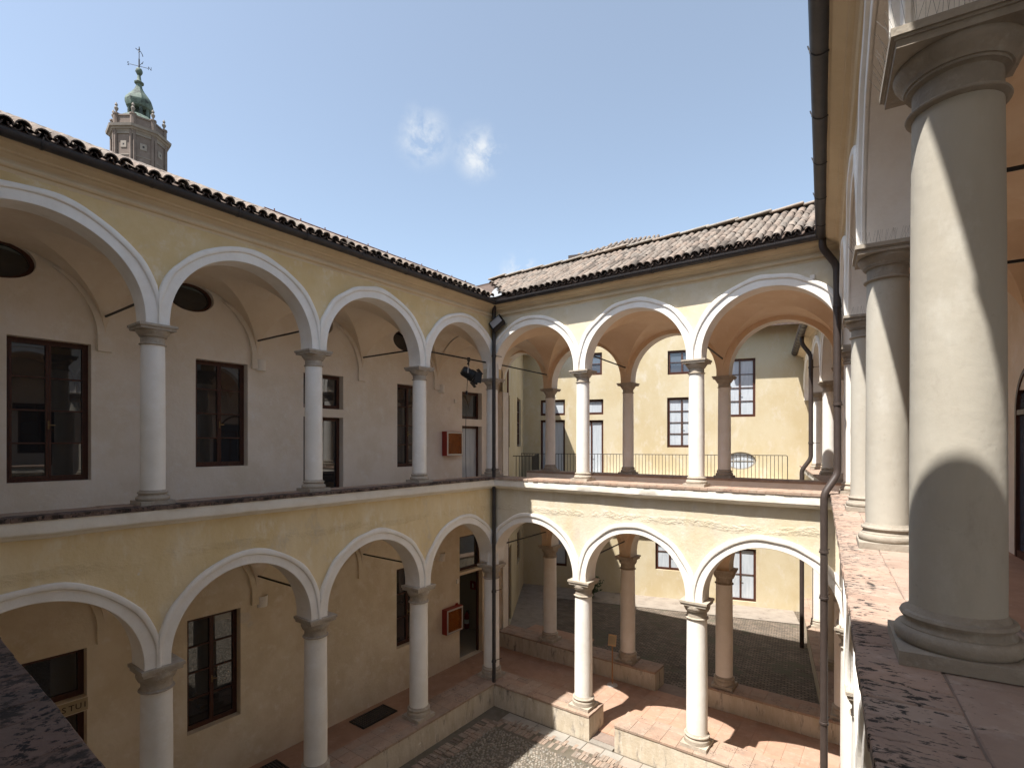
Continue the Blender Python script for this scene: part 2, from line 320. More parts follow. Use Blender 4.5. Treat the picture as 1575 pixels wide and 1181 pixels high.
def arch_pts(a, rise, n=44):
    return [(-a*math.cos(math.pi*i/n), rise*math.sin(math.pi*i/n)) for i in range(n+1)]
def arcade(parent, cols, spring, ztop, t0, t1, imp, rise, m, skip_archivolt=False, s_ext=(0, 0), jit=.004):
    """one storey of arcade wall with its archivolts; cols are the column axes"""
    wall = MB(); sof = MB()
    pts = [(cols[0]-s_ext[0], spring)]
    for sa, sb in zip(cols[:-1], cols[1:]):
        a = (sb-sa)/2-imp/2; c = (sa+sb)/2
        pts.append((c-a, spring))
        pts += [(c+x, spring+STILT+z) for x, z in arch_pts(a, rise)]
        pts.append((c+a, spring))
    pts.append((cols[-1]+s_ext[1], spring))
    for (s0, z0), (s1, z1) in zip(pts[:-1], pts[1:]):
        if abs(s1-s0) > 1e-6:
            wall.add([(s0,t0,z0),(s1,t0,z1),(s1,t0,ztop),(s0,t0,ztop)], [(0,1,2,3)])
            wall.add([(s0,t1,z0),(s1,t1,z1),(s1,t1,ztop),(s0,t1,ztop)], [(3,2,1,0)])
        sof.add([(s0,t0,z0),(s1,t0,z1),(s1,t1,z1),(s0,t1,z0)], [(0,3,2,1)])
    e0, e1 = pts[0][0], pts[-1][0]
    for e in (e0, e1): wall.add([(e,t0,spring),(e,t1,spring),(e,t1,ztop),(e,t0,ztop)], [(0,1,2,3)])
    wall.add([(e0,t0,ztop),(e1,t0,ztop),(e1,t1,ztop),(e0,t1,ztop)], [(0,1,2,3)])
    w_ = wall.build('arcade_wall', m, parent, recalc=False)
    sof.build('arch_soffit', M['trim'], parent, smooth=35, recalc=False)
    if skip_archivolt: return w_
    prof = [(0, .01), (0, -.016), (.006, -.020), (.118, -.020), (.122, -.030), (.130, -.044), (.148, -.050), (.172, -.050), (.190, -.044), (.198, -.034), (.200, .01)]
    for sa, sb in zip(cols[:-1], cols[1:]):
        a = (sb-sa)/2-imp/2; c = (sa+sb)/2; mb = MB(); k = len(prof); vs = []; fs = []
        path = [((-a, 0), (-1, 0))]+[((x, STILT+z), (-math.cos(math.pi*i/44), math.sin(math.pi*i/44))) for i, (x, z) in enumerate(arch_pts(a, rise))]+[((a, 0), (1, 0))]
        for (x, z), (nx, nzz) in path:
            for rr, tt in prof:
                j = 1+.18*noise.noise(Vector((x*3+c*5, z*3, rr*4)))
                px = c+x+nx*rr*j; px = min(max(px, sa+.0015), sb-.0015)
                vs.append((px, t0+tt*(1+.25*noise.noise(Vector((x*2, c, z*2)))), spring+z+nzz*rr*j))
        for i in range(len(path)-1):
            for q in range(k-1): fs.append((i*k+q, (i+1)*k+q, (i+1)*k+q+1, i*k+q+1))
        mb.add(vs, fs); mb.build('archivolt', M['trim'], parent, smooth=28)
    return w_
def vault(parent, A, B, C, D, spring, rise, n=22, m='vault'):
    mb = MB(); th = [math.pi*i/n for i in range(n+1)]
    u = [(1-math.cos(x))/2 for x in th]; h = [math.sin(x) for x in th]
    A, B, C, D = (Vector((*p, 0)) for p in (A, B, C, D)); vs = []; fs = []
    for i in range(n+1):
        for j in range(n+1):
            p = (A*(1-u[i])+B*u[i])*(1-u[j])+(D*(1-u[i])+C*u[i])*u[j]
            vs.append((p.x, p.y, spring+STILT+rise*max(h[i], h[j])))
    g = lambda i, j: i*(n+1)+j
    for i in range(n):
        for j in range(n):
            a, b, c, d = g(i, j), g(i+1, j), g(i+1, j+1), g(i, j+1)
            if i == j: fs += [(a, c, b), (a, d, c)]
            elif i+j == n-1: fs += [(a, d, b), (b, d, c)]
            else: fs.append((a, d, c, b))
    mb.add(vs, fs); return mb.build('vault', M[m], parent, smooth=14, recalc=False)
def wall_panel(name, parent, s0, s1, z0, z1, t, holes, m, reveal=.2, ovals=()):
    mb = MB(); hs = list(holes)+[(c-a, c+a, zc-b, zc+b) for c, zc, a, b in ovals]
    xs = sorted({s0, s1, *[h[0] for h in hs], *[h[1] for h in hs]}); zs = sorted({z0, z1, *[h[2] for h in hs], *[h[3] for h in hs]})
    for a, b in zip(xs[:-1], xs[1:]):
        for c, d in zip(zs[:-1], zs[1:]):
            if any(h[0]-1e-6 <= a and b <= h[1]+1e-6 and h[2]-1e-6 <= c and d <= h[3]+1e-6 for h in hs): continue
            mb.add([(a,t,c),(b,t,c),(b,t,d),(a,t,d)], [(0,1,2,3)])
    for a, b, c, d in holes:
        q = t+reveal
        mb.add([(a,t,c),(b,t,c),(b,t,d),(a,t,d),(a,q,c),(b,q,c),(b,q,d),(a,q,d)], [(0,4,5,1),(1,5,6,2),(2,6,7,3),(3,7,4,0)])
    for cx, cz, a, b in ovals:
        n = 40; vs = []; fs = []
        for i in range(n):
            an = 2*math.pi*i/n; x, z = math.cos(an), math.sin(an); k = 1/max(abs(x), abs(z))
            vs += [(cx+a*x, t, cz+b*z), (cx+a*x*k, t, cz+b*z*k), (cx+a*x, t+reveal, cz+b*z)]
        for i in range(n):
            j = (i+1) % n; fs += [(i*3, i*3+1, j*3+1, j*3), (i*3, j*3, j*3+2, i*3+2)]
        mb.add(vs, fs)
    return mb.build(name, m, parent, recalc=False)
PANE = {}
def pane_mesh(key):
    if key not in PANE: PANE[key] = MB().box(-.5, .5, -.5, .5, -.5, .5).mesh('pane', M[key])
    return PANE[key]
def window(parent, s0, s1, z0, z1, t, leaves=2, rows=4, glass='glass', name='window', fr=.042, bottom=True):
    mb = MB(); d0, d1 = t, t+.06
    mb.box(s0, s0+fr, d0, d1, z0, z1); mb.box(s1-fr, s1, d0, d1, z0, z1); mb.box(s0+fr, s1-fr, d0, d1, z1-fr, z1); mb.box(s0+fr, s1-fr, d0, d1, z0, z0+fr*1.2)
    a0, a1, b0, b1 = s0+fr, s1-fr, z0+fr*1.2, z1-fr; lw = (a1-a0)/leaves; st = .030
    cells = []
    for k in range(leaves):
        x0, x1 = a0+k*lw, a0+(k+1)*lw
        mb.box(x0+.002, x0+st, d0-.012, d1-.01, b0, b1); mb.box(x1-st, x1-.002, d0-.012, d1-.01, b0, b1)
        mb.box(x0+st, x1-st, d0-.012, d1-.01, b1-st, b1-.002); mb.box(x0+st, x1-st, d0-.012, d1-.01, b0+.002, b0+st)
        h = (b1-b0-2*st)/rows
        for q in range(rows):
            zz = b0+st+q*h
            if q: mb.box(x0+st, x1-st, d0-.006, d1-.02, zz-.011, zz+.011)
            cells.append((x0+st, x1-st, zz+(.011 if q else 0), zz+h-(.011 if q < rows-1 else 0)))
    w_ = mb.build(name, M['wood'], parent, recalc=False)
    if leaves == 2 and z1-z0 > 1.2:
        xm = (a0+a1)/2; hb = MB().box(xm-.008, xm+.008, t-.03, t-.012, z0+.40*(z1-z0)-.06, z0+.40*(z1-z0)+.06); hb.box(xm-.006, xm+.07, t-.045, t-.03, z0+.40*(z1-z0)-.008, z0+.40*(z1-z0)+.008); hb.build('handle', M['brassy'], w_)
    for x0, x1, c0, c1 in cells:
        put('pane', pane_mesh(glass), w_, ((x0+x1)/2, t+.026, (c0+c1)/2), (R(random.uniform(-.5, .5)), 0, R(random.uniform(-.6, .6))), (x1-x0, .008, c1-c0))
    return w_
def oval_window(parent, c, z, a, b, t, glass='glass', bars=False):
    mb = MB(); n = 40; vs = []; fs = []
    for i in range(n):
        an = 2*math.pi*i/n; x, y = math.cos(an), math.sin(an)
        for k, dt in ((1, 0), (1, .05), (.86, .05), (.86, 0)): vs.append((c+a*x*k, t+dt, z+b*y*k))
    for i in range(n):
        j = (i+1) % n
        for q in range(4): r = (q+1) % 4; fs.append((i*4+q, j*4+q, j*4+r, i*4+r))
    mb.add(vs, fs)
    if bars:
        for k in (-.45, 0, .45): mb.box(c+a*k-.012, c+a*k+.012, t+.004, t+.03, z-b*.8, z+b*.8)
        mb.box(c-a*.9, c+a*.9, t+.006, t+.028, z-.012, z+.012)
    w_ = mb.build('oval_window', M['wood'] if not bars else M['kerbstone'], parent, smooth=30)
    p = MB(); p.add([(c+a*.9*math.cos(2*math.pi*i/n), t+dt, z+b*.9*math.sin(2*math.pi*i/n)) for dt in (.03, .036) for i in range(n)],
                    [tuple(range(n)), tuple(range(n, 2*n))[::-1]]+[(i, (i+1) % n, n+(i+1) % n, n+i) for i in range(n)])
    p.build('pane', M[glass], w_)
    return w_
BRICK = bevbox('sill_brick', M['terra'], .1235, .246, .05, .004)
BRICKL = bevbox('sill_brick', M['lichen'], .1235, .246, .05, .004)
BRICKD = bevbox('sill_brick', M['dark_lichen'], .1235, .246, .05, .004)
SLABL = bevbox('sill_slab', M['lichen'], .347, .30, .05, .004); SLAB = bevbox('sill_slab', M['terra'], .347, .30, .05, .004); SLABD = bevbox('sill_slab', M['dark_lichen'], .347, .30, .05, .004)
def sill(parent, s0, s1, mit0, mit1, bricks=None, slabs=None, b0=None, b1=None):
    """upper parapet: white band with its moulding, mortar bed, and the brick sill on it"""
    pr = [(.27, 4.43), (.27, 5.166), (-.296, 5.166), (-.300, 5.150), (-.296, 5.03), (-.284, 5.012), (-.25, 4.998), (-.222, 4.985), (-.206, 4.965), (-.152, 4.950), (-.148, 4.43)]
    f0 = lambda t: s0+mit0*t; f1 = lambda t: s1+mit1*t
    p = MB().sweep([(t, z) for t, z in pr if z > 4.94], f0, f1, int(abs(s1-s0)*9), .010).build('parapet', M['band'], parent, smooth=25)
    bed = MB().sweep([(.30, 5.166), (.30, 5.209), (-.306, 5.209), (-.306, 5.167)], f0, f1, 1).build('mortar_bed', M['mortar'], p)
    b0 = f0(-.31) if b0 is None else b0; b1 = f1(-.31) if b1 is None else b1
    n = int((b1-b0)/.13)
    for i in range(n):
        x = b0+(i+.5)*(b1-b0)/n
        put('sill_brick', bricks, p, (x, -.192+random.uniform(-.004, .004), 5.190+random.uniform(-.002, .002)), (R(random.uniform(-.4, .4)), R(random.uniform(-.4, .4)), R(random.uniform(-.5, .5))), ((b1-b0)/n/.125, 1, 1))
    n = int((b1-b0)/.305)
    for i in range(n):
        x = b0+(i+.5)*(b1-b0)/n
        put('sill_slab', slabs, p, (x, .108, 5.189+random.uniform(-.003, .003)), (R(random.uniform(-.4, .4)), R(random.uniform(-.4, .4)), math.pi/2*0), ((b1-b0)/n/.35, .345/.30, 1))
    return p
COPE = bevbox('coping_brick', M['terra'], .30, .20, .045, .003)
def low_wall(parent, s0, s1, m0, m1, t0=-.30, t1=.36, b0=None, b1=None, endcap=True):
    f0 = lambda t: s0+m0*t; f1 = lambda t: s1+m1*t
    p = MB().sweep([(t0+.015, -.1), (t1-.015, -.1), (t1-.015, .474), (t0+.015, .474)], f0, f1, max(2, int(abs(s1-s0)*6)), .012).build('low_wall', M['lowwall'], parent, smooth=20)
    b0 = s0 if b0 is None else b0; b1 = s1 if b1 is None else b1
    n = max(1, round((b1-b0)/.305)); r = 3; tw = (t1-t0)/r
    for i in range(n):
        for q in range(r):
            x = b0+(i+.5)*(b1-b0)/n
            put('coping_brick', COPE, p, (x, t0+(q+.5)*tw, .498+random.uniform(-.003, .003)), (R(random.uniform(-.5, .5)), R(random.uniform(-.5, .5)), R(random.uniform(-.5, .5))), (((b1-b0)/n-.003)/.30, (tw-.003)/.20, 1))
    return p
def cornice(parent, s0, s1, m0, m1):
    pr = [(.12, 8.86), (.12, 9.155), (-.40, 9.155), (-.40, 9.125), (-.375, 9.115), (-.36, 9.09), (-.325, 9.07), (-.27, 9.055), (-.26, 9.035), (-.225, 9.025), (-.21, 9.01), (-.18, 8.99), (-.172, 8.955), (-.205, 8.95), (-.208, 8.925), (-.192, 8.905), (-.165, 8.897), (-.15, 8.86)]
    return MB().sweep(pr, lambda t: s0+m0*t, lambda t: s1+m1*t, int(abs(s1-s0)*6), .006).build('cornice', M['cornice'], parent, smooth=20)
def gutter(parent, s0, s1, m0, m1, z=9.172, tc_=-.435, r=.072):
    pr = [(tc_+r*math.cos(a), z+r*math.sin(a)) for a in [math.pi+math.pi*i/10 for i in range(11)]]
    pr += [(tc_+(r-.008)*math.cos(a), z+(r-.008)*math.sin(a)) for a in [2*math.pi-math.pi*i/10 for i in range(11)]]
    g = MB().sweep(pr, lambda t: s0+m0*t, lambda t: s1+m1*t, 1).build('gutter', M['gutter'], parent, smooth=40)
    k = int(abs(s1-s0)/.95)
    for i in range(1, k):
        x = s0+(s1-s0)*i/k; mb = MB()
        q = [(tc_+(r+.006)*math.cos(a), z+(r+.006)*math.sin(a)) for a in [math.pi+math.pi*j/10 for j in range(11)]]+[(tc_+(r-.01)*math.cos(a), z+(r-.01)*math.sin(a)) for a in [2*math.pi-math.pi*j/10 for j in range(11)]]
        mb.sweep(q, lambda t: x-.011, lambda t: x+.011, 1); mb.tube([(x, tc_-r-.004, z), (x, tc_-r-.012, z+.03)], .006, 6)
        mb.build('gutter_bracket', M['gutter'], g, smooth=40)
    return g
def tile_geo(L_=.32, r0=.070, r1=.055, th=.013, n=7, up=1):
    vs = []; fs = []
    for y, r in ((0, r0), (L_, r1)):
        for rr in (r, r-th):
            for i in range(n+1):
                a = math.pi*i/n; vs.append((rr*math.cos(a), y, up*(rr*math.sin(a)*.92)))
    k = n+1
    for i in range(n):
        fs += [(i, i+1, 2*k+i+1, 2*k+i), (k+i, 3*k+i, 3*k+i+1, k+i+1), (i, k+i, k+i+1, i+1), (2*k+i, 2*k+i+1, 3*k+i+1, 3*k+i)]
    fs += [(0, 2*k, 3*k, k), (n, k+n, 3*k+n, 2*k+n)]
    return vs, fs
TV, TF = tile_geo(); _t = MB().add(TV, TF); TILE = _t.mesh('roof_tile', M['tile'], 40)
def roof(parent, s0, s1, t_e, z_e, tan, ridge_t, pitch, expo, keep, nind=300, rowmax=None, deckend=None, ridge=False, name='roof'):
    """deck with cover tiles (singles first, from the eave up), pan tiles joined; keep(s,t) tells where the roof plane is ours"""
    sl = math.atan(tan); cs, sn = math.cos(sl), math.sin(sl); Ltot = (ridge_t-t_e)/cs
    d0, d1 = deckend or (lambda t: s0, lambda t: s1)
    deck = MB(); vs = []
    for t in (t_e+.06, ridge_t):
        z = z_e+(t-t_e)*tan
        for x in (d0(t), d1(t)): vs += [(x, t, z-.005), (x, t, z-.06)]
    deck.add(vs, [(0, 2, 6, 4), (1, 5, 7, 3), (0, 1, 3, 2), (4, 6, 7, 5), (0, 4, 5, 1), (2, 3, 7, 6)])
    rf = deck.build(name, M['pan'], parent)
    rows = int(Ltot/expo)+1; rows = min(rows, rowmax or rows); cols = int((s1-s0)/pitch); cnt = 0
    mass = MB(); pans = MB(); rot = Matrix.Rotation(sl, 3, 'X')
    PV, PF = tile_geo(up=-1, r0=.062, r1=.072)
    for q in range(rows):
        for i in range(cols):
            d = q*expo; x = s0+(i+.5)*pitch+random.uniform(-.009, .009); t = t_e+d*cs; z = z_e+d*sn
            if keep(x+pitch/2, t+.1):
                pans.add([(p[0]+x+pitch/2, t+(rot @ Vector(p)).y, z+.040+(rot @ Vector((0, p[1], p[2]))).z) for p in PV], PF)
            if not keep(x, t+.12): continue
            yaw = R(random.uniform(-3.5, 3.5)); dz = .028+random.uniform(0, .020); roll = R(random.uniform(-3, 3)); dd = random.uniform(-.03, .02)
            if cnt < nind:
                put('roof_tile', TILE, rf, (x, t+dd*cs, z+dz+dd*sn), (sl+R(3.6), roll, yaw)); cnt += 1
            else:
                mt = Matrix.Translation((x, t+dd*cs, z+dz+dd*sn)) @ Matrix.Rotation(yaw, 4, 'Z') @ Matrix.Rotation(roll, 4, 'Y') @ Matrix.Rotation(sl+R(3.6), 4, 'X')
                mass.add([mt @ Vector(p) for p in TV], TF, random.random())
    if mass.v: stuff(mass.build('roof_tile_rows', M['tile_all'], rf, smooth=40, recalc=False))
    stuff(pans.build('pan_tile_rows', M['pan'], rf, smooth=40, recalc=False))
    return rf
def tie_rod(parent, a, b): return MB().tube([a, b], .017, 8).build('tie_rod', M['iron'], parent, smooth=50)
def pipe_path(pts, rad=.09, n=5):
    P = [Vector(p) for p in pts]; out_ = [P[0]]
    for a, b, c in zip(P[:-2], P[1:-1], P[2:]):
        r = min(rad, (a-b).length*.45, (c-b).length*.45); u = b+(a-b).normalized()*r; v = b+(c-b).normalized()*r
        for i in range(n+1):
            k = i/n; out_.append(u*(1-k)**2+b*2*k*(1-k)+v*k*k)
    return out_+[P[-1]]
def downpipe(parent, pts, r, m, joints=()):
    d = MB().tube(pipe_path(pts), r, 14).build('downpipe', m, parent, smooth=50)
    for x, y, z in joints:
        mb = MB().lathe([(r, -.03), (r+.012, -.03), (r+.012, .0), (r+.006, .004), (r+.006, .03), (r, .03)], 16, (x, y, z)); mb.tube([(x, y, z), (x+.05, y+.22, z)], .008, 6)
        mb.build('pipe_collar', m, d, smooth=40)
    return d

# ------------------------------------------------------------------ ground
g = MB().add([(-400, -400, -.02), (400, -400, -.02), (400, 400, -.02), (-400, 400, -.02)], [(0, 1, 2, 3)]).build('ground', M['ground']); structure(g)
def loc2(e, pts, z): return [world_of(e, s, t, z) for s, t in pts]
cy = MB().add(loc2(W_B, [(-1, -10.5), (9, -10.5), (8.2, .3), (-.5, .3)], 0), [(0, 1, 2, 3)]).build('courtyard_paving', M['earth']); structure(cy)
ip = MB().add(loc2(W_B, [(-4.5, 2.4), (9.5, 2.4), (11.5, 14), (-6.5, 14)], .012), [(0, 1, 2, 3)]).build('inner_courtyard_paving', M['inner_paving']); structure(ip)
# loggia floors
fl = MB().box(-10.5, 4.6, -.28, 1.86, -.05, .06).build('left_loggia_floor', M['floor'], None, W_L.location, None, W_L.rotation_euler); structure(fl)
fb = MB().box(.2, 9.3, -.20, 3.02, -.05, .055).build('back_loggia_floor', M['mortar'], None, W_B.location, None, W_B.rotation_euler); structure(fb)
FT = bevbox('floor_tile', M['floor'], .2985, .2985, .03, .0015)
n = 0
for i in range(25):
    for j in range(8):
        s = .22+i*.301; t = .10+j*.301
        put('floor_tile', FT, fb, (s+.15, t+.15, .060+random.uniform(-.0006, .0006)), (R(random.uniform(-.1, .1)), R(random.uniform(-.15, .15)), 0))
# threshold stones and step where the low wall opens
th = MB().box(2.74, 3.25, -.34, .10, -.03, .045).build('step_stone', M['kerbstone'], fb)
PS = bevbox('paving_stone', M['kerbstone'], .38, .27, .05, .006)
for i in range(15): put('paving_stone', PS, cy, (*world_of(W_B, .95+i*.39, -.475, 0)[:2], -.012+random.uniform(-.004, .004)), (0, 0, W_B.rotation_euler.z+R(random.uniform(-1, 1))), (1, 1.05, 1))
pv = MB().add(loc2(FAR, [(-.2, -1.5), (10.2, -1.5), (10.2, 0), (-.2, 0)], .03)+loc2(IL, [(-.5, -1.3), (6.6, -1.3), (6.6, .3), (-.5, .3)], .026), [(0, 1, 2, 3), (4, 5, 6, 7)]).build('inner_pavement', M['kerbstone']); structure(pv)
# cobbles: half-buried pebbles, courtyard only; brick borders along the low walls
cob = MB(); HV = []; HF = []
for k, (rr, z) in enumerate(((1, -.25), (.96, .18), (.62, .62))):
    for i in range(7): HV.append((rr*math.cos(2*math.pi*i/7+k*.4), rr*math.sin(2*math.pi*i/7+k*.4), z))
for k in range(2):
    for i in range(7): j = (i+1) % 7; HF.append((k*7+i, k*7+j, k*7+7+j, k*7+7+i))
HF.append(tuple(range(14, 21)))
rc = random.Random(3)
ca, sa_ = math.cos(W_B.rotation_euler.z), math.sin(W_B.rotation_euler.z)
pitch = .059; ny = int(6.2/pitch)
for j in range(ny):
    for i in range(int(7.2/pitch)):
        s = .80+i*pitch+(j % 2)*pitch/2+rc.uniform(-.018, .018); t = -1.02-j*pitch*.9+rc.uniform(-.018, .018)
        if rc.random() < .07: continue
        a = rc.uniform(0, 3.14); ex = rc.uniform(.019, .036); ey = rc.uniform(.016, .027); ez = rc.uniform(.014, .025)
        wx, wy, _ = world_of(W_B, s, t, 0); c_, s_ = math.cos(a), math.sin(a); dx, dy = rc.uniform(-.3, .3), rc.uniform(-.3, .3)
        cob.add([(wx+c_*ex*x-s_*ey*y, wy+s_*ex*x+c_*ey*y, ez*(z+dx*x*.4+dy*y*.4)) for x, y, z in HV], HF, rc.random()**1.3)
cb = cob.build('cobbles', M['cobble'], None, smooth=50, recalc=False); tag(cb, 'grey river cobbles bedded in earth across the courtyard floor', 'cobbles', kind='stuff')
bb = MB()
def lay_bricks(e, s0, s1, t0, rows, along=True):
    for q in range(rows):
        n_ = int((s1-s0)/.075)
        for i in range(n_):
            if rc.random() < .1: continue
            s = s0+(i+.5)*.075+rc.uniform(-.006, .006)+(q % 2)*.03; t = t0-q*.205+rc.uniform(-.01, .01)
            z1 = .012+rc.uniform(-.008, .012); vs = []
            for zz in (-.03, z1):
                for x, y in ((-.032, -.095), (.032, -.095), (.032, .095), (-.032, .095)): vs.append(world_of(e, s+x, t+y, zz))
            bb.add(vs, [(4, 5, 6, 7), (0, 1, 5, 4), (1, 2, 6, 5), (2, 3, 7, 6), (3, 0, 4, 7)], rc.random())
lay_bricks(W_B, .75, 7.2, -.62, 2); lay_bricks(W_L, -6.5, -.75, -.55, 2)
b_ = bb.build('border_bricks', M['paver'], None, recalc=False); tag(b_, 'strip of worn bricks laid on edge between the cobbles and low walls', 'brick paving', kind='stuff')

# ------------------------------------------------------------------ left wing
LC = [-9.35, -6.985, -4.685, -2.33, 0.0]; WALL_T = 1.85
for s in LC:
    column(W_L, s, 0, SILL, COLUP)
    column(W_L, s+(.05 if s < -4 else 0), .02, LOW0, COLLO)
arcade(W_L, LC, UP, 8.90, -.15, .15, .27, 1.03, M['yellow'], s_ext=(.15, .15))
arcade(W_L, LC, LOW, 4.97, -.15, .25, .30, 1.03, M['yellow_low'], s_ext=(.15, .25))
sill(W_L, -9.7, 0, 0, 1, BRICKD, SLAB, b1=.30)
low_wall(W_L, -9.6, 0, 0, 1, b1=.36)
cornice(W_L, -10.0, 0, 0, 1)
gutter(W_L, -10.2, 0, 0, 1)
roof(W_L, -14.0, 1.2, -.46, 9.215, .462, 3.5, .148, .27, lambda s, t: s < t-.22, deckend=(lambda t: -14.0, lambda t: min(t, 3.4)))
# inner wall, openings
LW = [(-8.05, -7.14, 5.455, 7.45), (-5.715, -4.835, 5.585, 7.43), (-3.72, -2.79, 6.71, 7.42), (-3.72, -2.79, FLOOR, 6.535), (-1.29, -.42, 5.42, 7.41), (1.0, 1.84, 6.66, 7.41), (1.0, 1.84, FLOOR, 6.47)]
LL = [(-8.35, -7.19, 2.29, 3.0), (-8.35, -7.19, .06, 2.09), (-5.846, -4.964, 1.10, 3.025), (-1.31, -.42, 1.11, 3.0), (.90, 1.87, .06, 2.40), (.90, 1.87, 2.48, 3.45)]
OV = [(-8.15, 8.45, .40, .26), (-5.78, 8.45, .36, .24), (-3.4, 8.45, .36, .24), (-1.05, 8.45, .36, .24)]
wall_panel('upper_inner_wall', W_L, -10.6, 2.74, FLOOR, 8.95, WALL_T, LW, M['inner'], .2, OV)
wall_panel('lower_inner_wall', W_L, -10.6, 2.74, -.05, FLOOR-.02, WALL_T, LL, M['inner_low'], .2)
T = WALL_T+.14
window(W_L, *LW[0], T, 2, 4); window(W_L, *LW[1], T, 2, 4); window(W_L, *LW[4], T, 2, 4)
for k in (2, 5): window(W_L, *LW[k], T, 1, 1, name='transom')
for k in (3, 6): window(W_L, *LW[k], T, 1, 1, name='glazed_door', glass='glass' if k == 3 else 'curtain')
window(W_L, *LL[0], T, 1, 1, name='transom'); window(W_L, *LL[1], T, 2, 1, name='glazed_door')
window(W_L, *LL[2], T, 2, 4); window(W_L, *LL[3], T, 2, 3); window(W_L, *LL[5], T, 1, 1, name='transom', fr=.03)
for c_ in OV: oval_window(W_L, *c_, T-.05)
# the open doorway by the corner: a lit lobby behind it
rm = MB(); x0, x1, y0, y1, z0, z1 = .55, 3.0, WALL_T+.2, WALL_T+2.0, .062, 2.55
rm.add([(x0,y0,z0),(x1,y0,z0),(x1,y1,z0),(x0,y1,z0),(x0,y0,z1),(x1,y0,z1),(x1,y1,z1),(x0,y1,z1)], [(0,1,2,3),(4,7,6,5),(1,5,6,2),(2,6,7,3),(3,7,4,0)])
rm.build('lobby', M['room'], W_L, recalc=False)
dj = MB().box(.90, .95, T, T+.06, .06, 2.40); dj.box(1.82, 1.87, T, T+.06, .06, 2.40); dj.box(.95, 1.82, T, T+.06, 2.34, 2.40); dj.build('door_frame', M['wood'], W_L)
# vaults, corbel strips and tie rods
for a, b in zip(LC[:-1], LC[1:]):
    vault(W_L, (a, .15), (b, .15), (b, WALL_T-.05), (a, WALL_T-.05), UP, 1.10, m='vault_pale')
    vault(W_L, (a, .25), (b, .25), (b, WALL_T-.05), (a, WALL_T-.05), LOW, 1.06, m='vault_pale')
vault(W_L, (0, .0), (2.74, .12), (2.74, WALL_T-.05), (0, WALL_T-.05), UP, 1.10, m='vault_pale'); vault(W_L, (0, .0), (2.74, .12), (2.74, WALL_T-.05), (0, WALL_T-.05), LOW, 1.06, m='vault_pale')
def lunettes(parent, cols, spring, rise, t, wd=.09):
    # thickened plaster between the wall arches: the vault's foot standing proud of the wall, ending in a short strip
    for s in cols:
        mb = MB(); n_ = 16; L_ = []; R_ = []
        for i in range(n_+1):
            th_ = math.pi/2*.62*i/n_; z = spring+STILT+rise*math.sin(th_); off = wd+1.165*(1-math.cos(th_))
            L_.append((s-off, z)); R_.append((s+off, z))
        L_ = [(s-wd, spring-.14)]+L_; R_ = [(s+wd, spring-.14)]+R_; k = len(L_); vs = []
        for (a, z), (b, _) in zip(L_, R_): vs += [(a, t-.055, z), (b, t-.055, z), (a, t+.01, z), (b, t+.01, z)]
        fs = []
        for i in range(k-1):
            o = i*4; fs += [(o, o+1, o+5, o+4), (o+2, o, o+4, o+6), (o+1, o+3, o+7, o+5)]
        fs.append((0, 2, 3, 1)); mb.add(vs, fs); mb.build('vault_corbel', M['inner'] if spring > 5 else M['inner_low'], parent, smooth=20)
lunettes(W_L, LC, UP, 1.10, WALL_T); lunettes(W_L, LC, LOW, 1.06, WALL_T)
for s in LC[:-1]:
    tie_rod(W_L, (s, .16, 7.88), (s, WALL_T-.04, 7.88)); tie_rod(W_L, (s, .26, 3.55), (s, WALL_T-.04, 3.55))
tie_rod(W_L, (-2.2, .05, 7.88), (-.13, .05, 7.88))
# upper floor slab
MB().box(-10.5, 2.74, .26, WALL_T, FLOOR-.06, FLOOR).build('loggia_floor', M['pale_floor'], W_L)
MB().box(-10.6, .5, WALL_T+.9, WALL_T+.95, .06, 9.0).build('rear_wall', M['room'], W_L)
downpipe(W_B, [(.36, -.36, 9.12), (.24, -.235, 8.98), (.24, -.235, .02)], .043, M['gutter'], [(.24, -.235, z) for z in (8.0, 5.4, 2.6, 1.0)])
# plaque with lettering over the lower left doorway
pq = MB().box(-8.36, -7.18, WALL_T-.006, WALL_T+.05, 2.10, 2.28).build('lintel_plaque', M['plaque'], W_L)
def text(s_, parent, loc, size, m, rot, name='lettering', depth=.003):
    cu = bpy.data.curves.new(name, 'FONT'); cu.body = s_; cu.size = size; cu.extrude = depth; cu.align_x = 'CENTER'; cu.align_y = 'CENTER'; cu.resolution_u = 3
    o = bpy.data.objects.new('tmp', cu); COL.objects.link(o); dg = bpy.context.evaluated_depsgraph_get(); me = bpy.data.meshes.new_from_object(o.evaluated_get(dg))
    bpy.data.objects.remove(o); me.materials.clear(); me.materials.append(m); return put(name, me, parent, loc, rot)
for ch, q in zip('STUI', (-7.455, -7.37, -7.29, -7.215)): text(ch, pq, (q, WALL_T-.009, 2.185), .115, M['ink'], (R(90), 0, 0))

# ------------------------------------------------------------------ back wing
BC = [0.0, 2.424, 4.76, 7.162]; RC = [-.11, 2.21, 4.54, 6.85]; DEP = 2.74
for s in BC[1:]:
    column(W_B, s, 0, SILL, COLUP); column(W_B, s, .02, LOW0, COLLO)
for s in RC:
    column(W_B, s, DEP, SILL, COLUP); column(W_B, s, DEP-.02, LOW0, COLLO)
arcade(W_B, BC, UP, 8.90, -.15, .15, .27, 1.03, M['yellow_b'], s_ext=(.15, .15))
arcade(W_B, BC, LOW, 4.97, -.15, .25, .30, 1.03, M['yellow_low_b'], s_ext=(.25, .25))
RCX = [-2.0]+RC
arcade(W_B, RCX, UP, 9.0, DEP-.15, DEP+.15, .27, 1.03, M['vault'], s_ext=(.2, .3), skip_archivolt=True)
arcade(W_B, RCX, LOW, 4.97, DEP-.2, DEP+.2, .30, 1.03, M['vault'], s_ext=(.2, .3), skip_archivolt=True)
